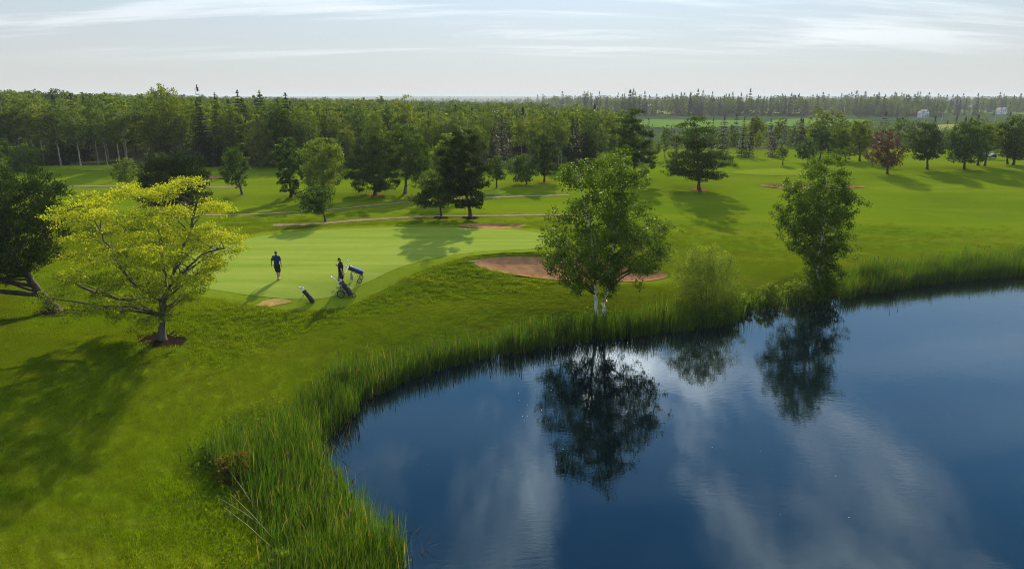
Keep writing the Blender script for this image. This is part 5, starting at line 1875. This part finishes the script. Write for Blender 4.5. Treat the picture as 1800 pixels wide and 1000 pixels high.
# ------------------------------------------------------------------ golf gear
class MB:
    def __init__(self):
        self.v, self.f = [], []

    def add(self, V, F, caps=()):
        o = len(self.v)
        self.v += [tuple(map(float, q)) for q in V]
        self.f += [tuple(int(i) + o for i in f) for f in F] + [tuple(int(i) + o for i in c) for c in caps]
        return self

    def rod(self, pts, r, sides=8, n=3):
        r = r if isinstance(r, (list, tuple)) else [r, r]
        return self.add(*closed_tube(pts, list(r), sides, n))

    def loftaxis(self, secs, axis_o, ax, ay, az, sides=14):
        V, F, c = loft(secs, sides)
        V = np.array(axis_o) + V[:, :1] * np.array(ax) + V[:, 1:2] * np.array(ay) + V[:, 2:3] * np.array(az)
        return self.add(V, F, c)

    def box(self, c, s, ax=(1, 0, 0), ay=(0, 1, 0), az=(0, 0, 1), bev=0.12):
        """a box with chamfered edges"""
        k = min(s) * bev
        secs = []
        c, ax, ay, az = map(np.array, (c, ax, ay, az))
        V = []
        for z, i in ((-s[2] / 2, k), (-s[2] / 2 + k, 0), (s[2] / 2 - k, 0), (s[2] / 2, k)):
            x, y = s[0] / 2 - i, s[1] / 2 - i
            e = k
            for a, b in ((x - e, -y), (x, -y + e), (x, y - e), (x - e, y), (-x + e, y), (-x, y - e), (-x, -y + e), (-x + e, -y)):
                V.append(c + ax * a + ay * b + az * z)
        F = [[r * 8 + j, r * 8 + (j + 1) % 8, (r + 1) * 8 + (j + 1) % 8, (r + 1) * 8 + j] for r in range(3) for j in range(8)]
        return self.add(V, F, [np.arange(8)[::-1], np.arange(24, 32)])

    def ring(self, c, n, R_, r, sides=8, seg=28):
        c, n = np.array(c, float), np.array(n, float)
        n /= np.linalg.norm(n)
        a = np.cross(n, [0, 0, 1.0])
        if np.linalg.norm(a) < 0.1:
            a = np.cross(n, [1.0, 0, 0])
        a /= np.linalg.norm(a)
        b = np.cross(n, a)
        t = np.linspace(0, 2 * np.pi, seg, endpoint=False)
        q = np.linspace(0, 2 * np.pi, sides, endpoint=False)
        V = [c + (a * math.cos(i) + b * math.sin(i)) * (R_ + r * math.cos(j)) + n * r * math.sin(j) for i in t for j in q]
        F = [[i * sides + j, i * sides + (j + 1) % sides, ((i + 1) % seg) * sides + (j + 1) % sides, ((i + 1) % seg) * sides + j] for i in range(seg) for j in range(sides)]
        return self.add(V, F)

    def build(self, name, mat, parent=None, smooth=True):
        me = bpy.data.meshes.new(name)
        me.from_pydata(self.v, [], self.f)
        bm = bmesh.new()
        bm.from_mesh(me)
        bmesh.ops.recalc_face_normals(bm, faces=bm.faces[:])
        for f in bm.faces:
            f.smooth = smooth
        bm.to_mesh(me)
        bm.free()
        me.materials.append(mat)
        if smooth:
            try:
                me.set_sharp_from_angle(angle=R(40))
            except Exception:
                pass
        return obj(name, me, parent)


GM = dict(black=plain('black_nylon', (0.012, 0.012, 0.013), 0.6, nscale=20, namp=0.4), blue=plain('blue_nylon', (0.02, 0.13, 0.42), 0.5, nscale=20), white=plain('white_plastic', (0.75, 0.75, 0.73), 0.4),
          steel=plain('steel_shaft', (0.6, 0.6, 0.62), 0.25, 1.0), grey=plain('grey_towel', (0.22, 0.23, 0.22), 0.9, nscale=20), rubber=plain('rubber', (0.015, 0.015, 0.015), 0.7),
          alloy=plain('painted_alloy', (0.06, 0.065, 0.07), 0.4), navy=plain('navy_nylon', (0.01, 0.02, 0.06), 0.6))


def unit(v):
    v = np.array(v, float)
    return v / np.linalg.norm(v)


def bag_on(root, o, az, length, r, mat, panel, clubs=7, seed=0, heads='steel', pocket_dir=(0, -1, 0)):
    az = unit(az)
    ay = unit(np.array(pocket_dir) - az * np.dot(az, pocket_dir))
    ax = np.cross(ay, az)
    o = np.array(o, float)
    b = MB()
    b.loftaxis([(0, 0, 0, r * 0.9, r * 0.9), (0, 0, 0.03, r, r), (0, 0, length * 0.35, r * 0.88, r * 0.9), (0, 0, length * 0.8, r * 0.86, r * 0.86), (0, 0, length * 0.93, r * 1.02, r * 1.02), (0, 0, length, r * 1.0, r * 1.0)], o, ax, ay, az)
    body = b.build('bag_body', GM[mat], root)
    c = MB()
    c.ring(o + az * length * 0.985, az, r * 0.98, r * 0.10)
    c.build('bag_rim', GM['black'], body)
    c = MB()
    c.box(o + az * length * 0.30 + ay * r * 0.95, (r * 1.35, r * 0.75, length * 0.42), ax, ay, az, 0.3)
    c.build('pocket', GM[panel], body)
    c = MB()
    c.box(o + az * length * 0.68 + ay * r * 0.92, (r * 1.05, r * 0.45, length * 0.2), ax, ay, az, 0.3)
    c.build('pocket', GM[panel], body)
    c = MB()
    c.rod([o + az * length * 0.88 - ay * r * 0.8, o + az * length * 0.6 - ay * r * 1.6, o + az * length * 0.3 - ay * r * 0.9], 0.018, 6)
    c.build('strap', GM['black'], body)
    g = np.random.default_rng(seed)
    for k in range(clubs):
        q = ax * g.normal() * r * 0.45 + ay * g.normal() * r * 0.45
        e = o + az * (length + 0.10 + 0.16 * g.random()) + q * 1.5
        s = MB()
        s.rod([o + az * length * 0.8 + q, e], 0.006, 6)
        cl = s.build('club_shaft', GM['steel'], body)
        h = MB()
        if k < 3:
            d = unit(az * 0.5 + ax * g.normal() + ay * 0.5)
            h.rod([e - d * 0.02, e + d * 0.03 + az * 0.02, e + d * 0.085 + az * 0.02], [0.032, 0.048, 0.032], 10)
        else:
            d = unit(ax * g.normal() + ay * g.normal() + az * 0.1)
            h.box(e + d * 0.035, (0.085, 0.022, 0.05), d, unit(np.cross(az, d)), az, 0.3)
        h.build('club_head', GM[heads if k < 3 else 'steel'], cl)
    return body


def wheel(root, c, n, r, name='wheel', spokes=8):
    w = MB()
    w.ring(c, n, r * 0.88, r * 0.12)
    t = w.build(name, GM['rubber'], root)
    s = MB()
    n = unit(n)
    a = unit(np.cross(n, [0, 0, 1.0]))
    b = np.cross(n, a)
    c = np.array(c, float)
    for k in range(spokes):
        d = a * math.cos(6.283 * k / spokes) + b * math.sin(6.283 * k / spokes)
        s.rod([c + d * 0.02, c + d * r * 0.82], 0.010, 5)
    s.rod([c - n * 0.035, c + n * 0.035], 0.03, 8)
    s.ring(c, n, r * 0.78, 0.012)
    s.build('rim', GM['alloy'], t)


# stand bag
p = ground_at(551, 532, 2.2)
r_ = empty('golf_bag', tuple(p))
az = unit((-0.60, 0.10, 0.78))
bag_on(r_, (0, 0, 0.02), az, 0.86, 0.135, 'black', 'black', 8, 1, 'white', (0.6, -0.6, 0.3))
for e in ((-0.78, -0.36, -0.16), (-0.70, 0.42, -0.06)):
    q = np.array(e)
    q[2] = hgt(p[0] + q[0], p[1] + q[1]) - p[2]
    MB().rod([az * 0.70 + np.array([-0.06, 0, 0]), q], 0.009, 6).build('leg', GM['alloy'], r_)
tag(r_, 'black stand bag leaning on thin legs below the green', 'golf bag')

# push trolley with black bag and big wheels
p = ground_at(608, 521, 2.3)
r_ = empty('golf_trolley', tuple(p))
az = unit((-0.55, 0.12, 0.80))
bag_on(r_, (0.32, -0.05, 0.10), az, 0.98, 0.15, 'black', 'black', 5, 2, 'black', (0.7, -0.5, 0.4))
zl = lambda x_, y_: hgt(p[0] + x_, p[1] + y_) - p[2]
for s in (-0.30, 0.30):
    wheel(r_, (-0.20 + 0.05 * s, s, zl(-0.2, s) + 0.25), (0.15, 1, 0.0), 0.25)
wheel(r_, (0.48, 0, zl(0.48, 0) + 0.13), (0, 1, 0), 0.13, 'front_wheel', 6)
f = MB()
f.rod([(-0.21, -0.30, zl(-.2, -.3) + 0.25), (-0.20, 0.30, zl(-.2, .3) + 0.25)], 0.016)
f.rod([(0.48, -0.05, zl(.48, 0) + 0.13), (0.10, -0.02, 0.18), (-0.20, 0, 0.42), (-0.42, 0.05, 0.95)], 0.022)
f.build('frame', GM['alloy'], r_)
h = MB()
for s in (-0.06, 0.06):
    h.rod([(-0.30, 0.05 + s, 0.80), (-0.62, 0.08 + s, 1.05), (-0.80, 0.10 + s, 1.18)], 0.018)
h.rod([(-0.80, 0.03, 1.18), (-0.80, 0.17, 1.18)], 0.03)
h.build('handle', GM['white'], r_)
tag(r_, 'black push trolley with large spoked wheels and white handle', 'golf trolley')

# pull trolley with blue bag, handle in the hand of the person with the cap
p = ground_at(629, 494, 2.7)
r_ = empty('golf_trolley', tuple(p))
az = unit((-0.90, 0.05, 0.38))
bag_on(r_, (0.34, 0.0, 0.50), az, 0.92, 0.15, 'navy', 'blue', 9, 3, 'white', (0.35, -0.35, 0.85))
zl = lambda x_, y_: hgt(p[0] + x_, p[1] + y_) - p[2]
for s in (-0.28, 0.28):
    wheel(r_, (0.16, s, zl(.16, s) + 0.145), (0.12, 1, 0), 0.145, 'wheel', 6)
f = MB()
for s in (-0.28, 0.28):
    f.rod([(0.16, s, zl(.16, s) + 0.145), (-0.05, s * 0.3, 0.56)], 0.012)
    f.rod([(0.16, s, zl(.16, s) + 0.145), (0.30, s * 0.3, 0.42)], 0.010)
f.rod([(0.36, 0, 0.36), (-0.55, 0.02, 0.72)], 0.016)
f.build('frame', GM['alloy'], r_)
hx = (p2 - p)
f = MB()
f.rod([(-0.52, 0.02, 0.70), (-0.62, 0.0, 0.80), (hx[0] + 0.34, hx[1] - 0.25, 0.84), (hx[0] + 0.20, hx[1] - 0.26, hx[2] + 0.86)], 0.014)
f.build('handle', GM['black'], r_)
f = MB()
f.loftaxis([(0, 0, 0, 0.02, 0.03), (0, 0, -0.12, 0.06, 0.045), (0.0, 0, -0.40, 0.085, 0.06), (0, 0, -0.50, 0.07, 0.05)], (-0.34, -0.14, 0.62), (1, 0, 0), (0, 1, 0), (0, 0, 1))
f.build('towel', GM['grey'], r_)
tag(r_, 'pull trolley with a blue golf bag behind the capped person', 'golf trolley')

# flag, putter, balls, rake
p = ground_at(388, 475, 2.75) + np.array([0, 0, 0.022])
r_ = empty('flagstick', tuple(p))
MB().rod([(0, 0, -0.05), (0, 0, 2.02)], 0.011, 8).build('pole', plain('pole_paint', (0.62, 0.60, 0.30), 0.5), r_)
V, F = [], []
nu, nv = 9, 7
for i in range(nu):
    for j in range(nv):
        a, b_ = i / (nu - 1), j / (nv - 1)
        V.append((-0.015 - 0.20 * a * (0.35 + 0.65 * b_) - 0.03 * math.sin(5 * b_), 0.05 * math.sin(7 * a + 3 * b_), 2.0 - 0.62 * b_ - 0.14 * a))
for i in range(nu - 1):
    for j in range(nv - 1):
        F.append((i * nv + j, (i + 1) * nv + j, (i + 1) * nv + j + 1, i * nv + j + 1))
m_ = MB()
m_.add(V, F)
fl = m_.build('flag', plain('blue_flag', (0.10, 0.22, 0.62), 0.7), r_)
sol = fl.modifiers.new('thickness', 'SOLIDIFY')
sol.thickness = 0.004
m_ = MB()
m_.ring((0, 0, 0.002), (0, 0, 1), 0.054, 0.005, 6, 20)
m_.build('cup', GM['white'], r_)
tag(r_, 'flagstick with a drooping blue flag in the green', 'flag')

q = np.array([p3[0], p3[1], p3[2]])
d = np.array([math.cos(R(12)), math.sin(R(12)), 0])
r_ = empty('putter', tuple(q + d * 0.62))
MB().rod([(-0.16 * d[0], -0.16 * d[1], 0.96), (-0.11 * d[0], -0.11 * d[1], 0.72)], 0.013).build('grip', GM['black'], r_)
MB().rod([(-0.11 * d[0], -0.11 * d[1], 0.72), (0, 0, 0.03)], 0.006).build('shaft', GM['steel'], r_)
MB().box((0, -0.03, 0.014), (0.03, 0.11, 0.024)).build('putter_head', GM['steel'], r_)
tag(r_, 'steel putter held by the bending person', 'putter')


def ball(u, v, label):
    p = ground_at(u, v, 2.75)
    bm = bmesh.new()
    bmesh.ops.create_icosphere(bm, subdivisions=3, radius=0.0214)
    for i, vv in enumerate(bm.verts):
        vv.co *= 1 - 0.012 * (i % 2)
    me = bpy.data.meshes.new('golf_ball')
    bm.to_mesh(me)
    bm.free()
    me.materials.append(GM['white'])
    o = obj('golf_ball', me)
    o.location = (p[0], p[1], p[2] + 0.022 + 0.021)
    tag(o, label, 'golf ball')


ball(413.8, 467.5, 'white golf ball on the green right of the flagstick')
pa, pb_ = ground_at(817, 461, 2.4), ground_at(839, 459, 2.4)
r_ = empty('bunker_rake', tuple(pa))
dx = pb_ - pa
dx[2] = hgt(*pb_[:2]) - pa[2]
hd = pa + np.array([0.18, -0.12, 0])
MB().rod([(0.17, -0.10, 0.06), dx + np.array([0, 0, 0.05])], 0.017).build('handle', plain('pale_wood', (0.62, 0.55, 0.42), 0.6), r_)
m_ = MB()
a, b_ = np.array([-0.12, 0.16, 0.06]), np.array([0.42, -0.32, 0.06])
m_.rod([a, b_], 0.024)
for k in range(9):
    c = a + (b_ - a) * k / 8
    m_.rod([c, c - np.array([0.02, 0.02, 0.075])], 0.007, 5)
m_.build('rake_head', plain('rake_metal', (0.05, 0.045, 0.04), 0.6), r_)
tag(r_, 'bunker rake lying on the grass left of the red bunker', 'rake')

# golf cart under the trees on the right
p = ground_at(1737, 279.5, 3.6)
r_ = empty('golf_cart', tuple(p), R(8))
GM['cartwhite'] = plain('cart_white', (0.72, 0.73, 0.72), 0.3)
m_ = MB()
m_.box((0.0, 0, 0.36), (2.30, 1.10, 0.20), bev=0.3)
m_.box((0.95, 0, 0.62), (0.50, 1.08, 0.45), bev=0.35)
m_.box((-0.80, 0, 0.62), (0.75, 1.08, 0.42), bev=0.3)
m_.build('cart_body', plain('cart_green', (0.02, 0.06, 0.055), 0.35), r_)
m_ = MB()
m_.box((-0.25, 0, 0.72), (0.5, 1.0, 0.16), bev=0.4)
m_.box((-0.48, 0, 1.02), (0.14, 1.0, 0.5), bev=0.4)
m_.build('seat', GM['cartwhite'], r_)
m_ = MB()
m_.box((0.05, 0, 1.86), (1.75, 1.15, 0.07), bev=0.4)
m_.build('roof', GM['cartwhite'], r_)
for sx, sy in ((0.80, 0.5), (0.80, -0.5), (-0.70, 0.5), (-0.70, -0.5)):
    MB().rod([(sx + 0.06 * (1 if sx > 0 else -1), sy, 0.7), (sx, sy, 1.84)], 0.02).build('roof_post', GM['black'], r_)
for sx, sy in ((0.82, 0.5), (0.82, -0.5), (-0.82, 0.5), (-0.82, -0.5)):
    wheel(r_, (sx, sy, 0.23), (0, 1, 0), 0.23, 'wheel', 5)
MB().ring((0.55, 0.25, 1.0), (-0.6, 0, 0.7), 0.17, 0.018).build('steering_wheel', GM['black'], r_)
MB().box((0.80, 0, 1.22), (0.02, 0.96, 0.5), unit((1, 0, 0.12)), (0, 1, 0), unit((-0.12, 0, 1))).build('windscreen', plain('screen_glass', (0.5, 0.56, 0.58), 0.1), r_)
m_ = MB()
m_.box((-1.08, 0.25, 0.95), (0.26, 0.26, 0.85), unit((1, 0, 0.2)), (0, 1, 0), unit((-0.2, 0, 1)), 0.35)
m_.build('bag_rack', GM['black'], r_)
tag(r_, 'golf cart parked beyond the trees at the right', 'golf cart')

# ------------------------------------------------------------------ buildings and poles in the valley
HW = plain('white_clapboard', (0.74, 0.76, 0.80), 0.6)
HR = plain('slate_roof', (0.10, 0.10, 0.12), 0.8, nscale=2)
HG = plain('window_glass', (0.03, 0.035, 0.04), 0.15)
HB = plain('brown_deck', (0.16, 0.10, 0.07), 0.8)


def gable(root, c, sx, sy, h, rise, wall, roofm, over=0.35):
    """gable block with the ridge along y; the gable end faces the viewer"""
    x, y, z = c
    m = MB()
    V = [(x - sx, y - sy, z), (x + sx, y - sy, z), (x + sx, y + sy, z), (x - sx, y + sy, z), (x - sx, y - sy, z + h), (x + sx, y - sy, z + h), (x + sx, y + sy, z + h), (x - sx, y + sy, z + h), (x, y - sy, z + h + rise), (x, y + sy, z + h + rise)]
    m.add(V, [(0, 1, 5, 4), (1, 2, 6, 5), (2, 3, 7, 6), (3, 0, 4, 7)], [(4, 5, 8), (6, 7, 9), (0, 3, 2, 1)])
    w = m.build('wall', wall, root, False)
    m = MB()
    t = 0.22
    for s in (-1, 1):
        e = rise / sx
        a = (x + s * (sx + over), z + h - over * e)
        b = (x, z + h + rise)
        q = [(a[0], y - sy - over, a[1] + 0.03), (b[0], y - sy - over, b[1] + 0.03), (b[0], y + sy + over, b[1] + 0.03), (a[0], y + sy + over, a[1] + 0.03)]
        V = q + [(p[0], p[1], p[2] + t) for p in q]
        m.add(V, [(0, 1, 2, 3), (4, 5, 6, 7), (0, 1, 5, 4), (1, 2, 6, 5), (2, 3, 7, 6), (3, 0, 4, 7)])
    r = m.build('roof', roofm, root, False)
    return w, r


def window(root, c, w, h):
    m = MB()
    m.box(c, (w + 0.3, 0.14, h + 0.3), bev=0.1)
    f = m.build('window', HW, root, False)
    m = MB()
    m.box((c[0], c[1] - 0.06, c[2]), (w, 0.08, h), bev=0.1)
    m.build('pane', HG, f, False)


def place_house(u, v, D, yaw, label, variant):
    z = zat(v, D)
    x = xat(u, z, D)
    zg = hgt(x, D)
    r = empty('house', (x, D, zg), yaw)
    r.scale = (0.58, 0.58, 0.62)
    k = z - zg
    if variant == 0:
        gable(r, (1.8, 0, -0.5), 3.0, 5.0, 6.6, 3.0, HW, HR)
        w, rf = gable(r, (-2.2, 1.0, -0.5), 2.2, 3.6, 6.0, 2.0, HW, HR)
        m = MB()
        m.box((-3.3, -1.6, 4.6), (1.5, 1.5, 10.2), bev=0.05)
        m.build('tower', HW, r, False)
        for wx, wz in ((0.6, 4.4), (1.8, 4.4), (3.0, 4.4), (1.8, 7.2), (0.6, 1.6), (3.2, 1.6)):
            window(r, (wx, -5.05, wz), 0.85, 1.5)
        for wx, wz in ((-2.0, 1.8), (-2.0, 4.4)):
            window(r, (wx, -2.65, wz), 1.0, 1.6)
        m = MB()
        m.box((1.8, -6.3, 2.9), (6.4, 2.4, 0.25))
        for kx in (-1.2, 0.8, 2.8, 4.8):
            m.box((kx, -7.3, 1.2), (0.2, 0.2, 3.4))
        m.box((1.8, -7.4, 3.9), (6.4, 0.12, 0.12))
        for kx in np.arange(-1.2, 5.0, 0.6):
            m.box((kx, -7.4, 3.4), (0.08, 0.08, 1.0))
        m.build('deck', HB, r, False)
        m = MB()
        m.box((0.4, 2.0, 9.6), (0.8, 0.8, 1.8))
        m.build('chimney', HB, rf, False)
    else:
        gable(r, (-3.2, 0, -0.5), 2.4, 5, 5.4, 4.2, HW, HR)
        gable(r, (3.4, 0.5, -0.5), 1.7, 4, 6.2, 3.4, HW, HR)
        m = MB()
        m.box((0.4, 1.5, 2.0), (4.0, 5.0, 5.0), bev=0.03)
        m.build('middle_wing', HW, r, False)
        for wx, wz in ((-4.0, 1.8), (-2.5, 1.8), (-3.2, 5.0)):
            window(r, (wx, -5.05, wz), 0.9, 1.5)
        window(r, (3.4, -3.55, 4.6), 0.9, 1.5)
        m = MB()
        m.box((0.4, -1.02, 0.9), (1.0, 0.1, 2.1))
        d = m.build('door', HB, r, False)
    tag(r, label, 'house')
    return r


place_house(1622, 204, 520, R(4), 'white house with steep gable, square tower and deck among trees', 0)
place_house(1758, 209, 600, R(-6), 'white twin gabled house behind the trees at the right', 1)
# long low barn behind the middle belt
x = xat(1131, 4, 640)
r = empty('barn', (x, 640, hgt(x, 640)), R(84))
gable(r, (0, 0, -0.5), 4.0, 8.5, 5.0, 2.2, HW, plain('pale_metal_roof', (0.72, 0.66, 0.58), 0.35), 0.5)
m = MB()
m.box((-4.04, -2, 1.6), (0.12, 3.0, 3.2))
m.build('barn_door', HB, r, False)
m = MB()
m.box((-4.04, 4, 2.4), (0.12, 1.4, 1.2))
m.build('window', HG, r, False)
tag(r, 'long low pale barn seen over the middle wood', 'barn')

POLE = plain('weathered_pole', (0.34, 0.31, 0.27), 0.8)
for u, v, D, H, lb in ((1483, 203, 400, 8.0, 'utility pole at the right end of the valley field'), (1654, 222, 380, 7.5, 'utility pole below the white house'), (1747, 222, 380, 8.0, 'utility pole right of the dry meadow')):
    z = zat(v, D)
    x = xat(u, z, D)
    zg = hgt(x, D)
    r = empty('utility_pole', (x, D, zg))
    m = MB()
    m.rod([(0, 0, -0.3), (0, 0, z - zg + H)], [0.2, 0.15], 8)
    m.build('pole', POLE, r)
    m = MB()
    m.box((0, 0, z - zg + H - 0.7), (2.2, 0.14, 0.16))
    a = m.build('crossarm', POLE, r, False)
    m = MB()
    for k in (-0.9, 0, 0.9):
        m.rod([(k, 0, z - zg + H - 0.62), (k, 0, z - zg + H - 0.4)], 0.06, 6)
    m.build('insulators', GM['white'], a)
    tag(r, lb, 'utility pole')
# thin lattice mast on the skyline
D = 1900
x = xat(1099, 20, D)
zg = hgt(x, D)
top = zat(154, D)
r = empty('radio_mast', (x, D, zg))
MS = plain('mast_steel', (0.42, 0.40, 0.40), 0.6)
m = MB()
for k in range(3):
    a = 2.094 * k
    m.rod([(0.8 * math.cos(a), 0.8 * math.sin(a), 0), (0.3 * math.cos(a), 0.3 * math.sin(a), top - zg)], 0.10, 5)
m.build('mast_legs', MS, r)
m = MB()
nb = 14
for k in range(nb):
    z0_, z1_ = (top - zg) * k / nb, (top - zg) * (k + 1) / nb
    for j in range(3):
        a, b_ = 2.094 * j, 2.094 * (j + 1)
        q = 0.8 - 0.5 * k / nb
        m.rod([(q * math.cos(a), q * math.sin(a), z0_), (q * math.cos(b_), q * math.sin(b_), z1_)], 0.05, 4)
m.build('bracing', MS, r)
tag(r, 'thin radio mast on the distant skyline', 'mast')


# ------------------------------------------------------------------ haze
def haze():
    m, n, l = new_mat('haze')
    v = N(n, 'ShaderNodeVolumePrincipled')
    v.inputs['Color'].default_value = (0.80, 0.89, 1.0, 1)
    v.inputs['Density'].default_value = HAZE_D
    v.inputs['Anisotropy'].default_value = 0.0
    finish(m, v.outputs[0], n, l, True)
    m.cycles.volume_sampling = 'DISTANCE'
    bm = bmesh.new()
    bmesh.ops.create_cube(bm, size=1.0)
    for p in bm.verts:
        p.co.x *= 27000
        p.co.y *= 27000
        p.co.z = -22.0 if p.co.z < 0 else 34.0
    me = bpy.data.meshes.new('haze')
    bm.to_mesh(me)
    bm.free()
    me.materials.append(m)
    tag(obj('haze', me), 'thin summer haze over the far land', kind='stuff')


HAZE_D = 2.0e-4
haze()
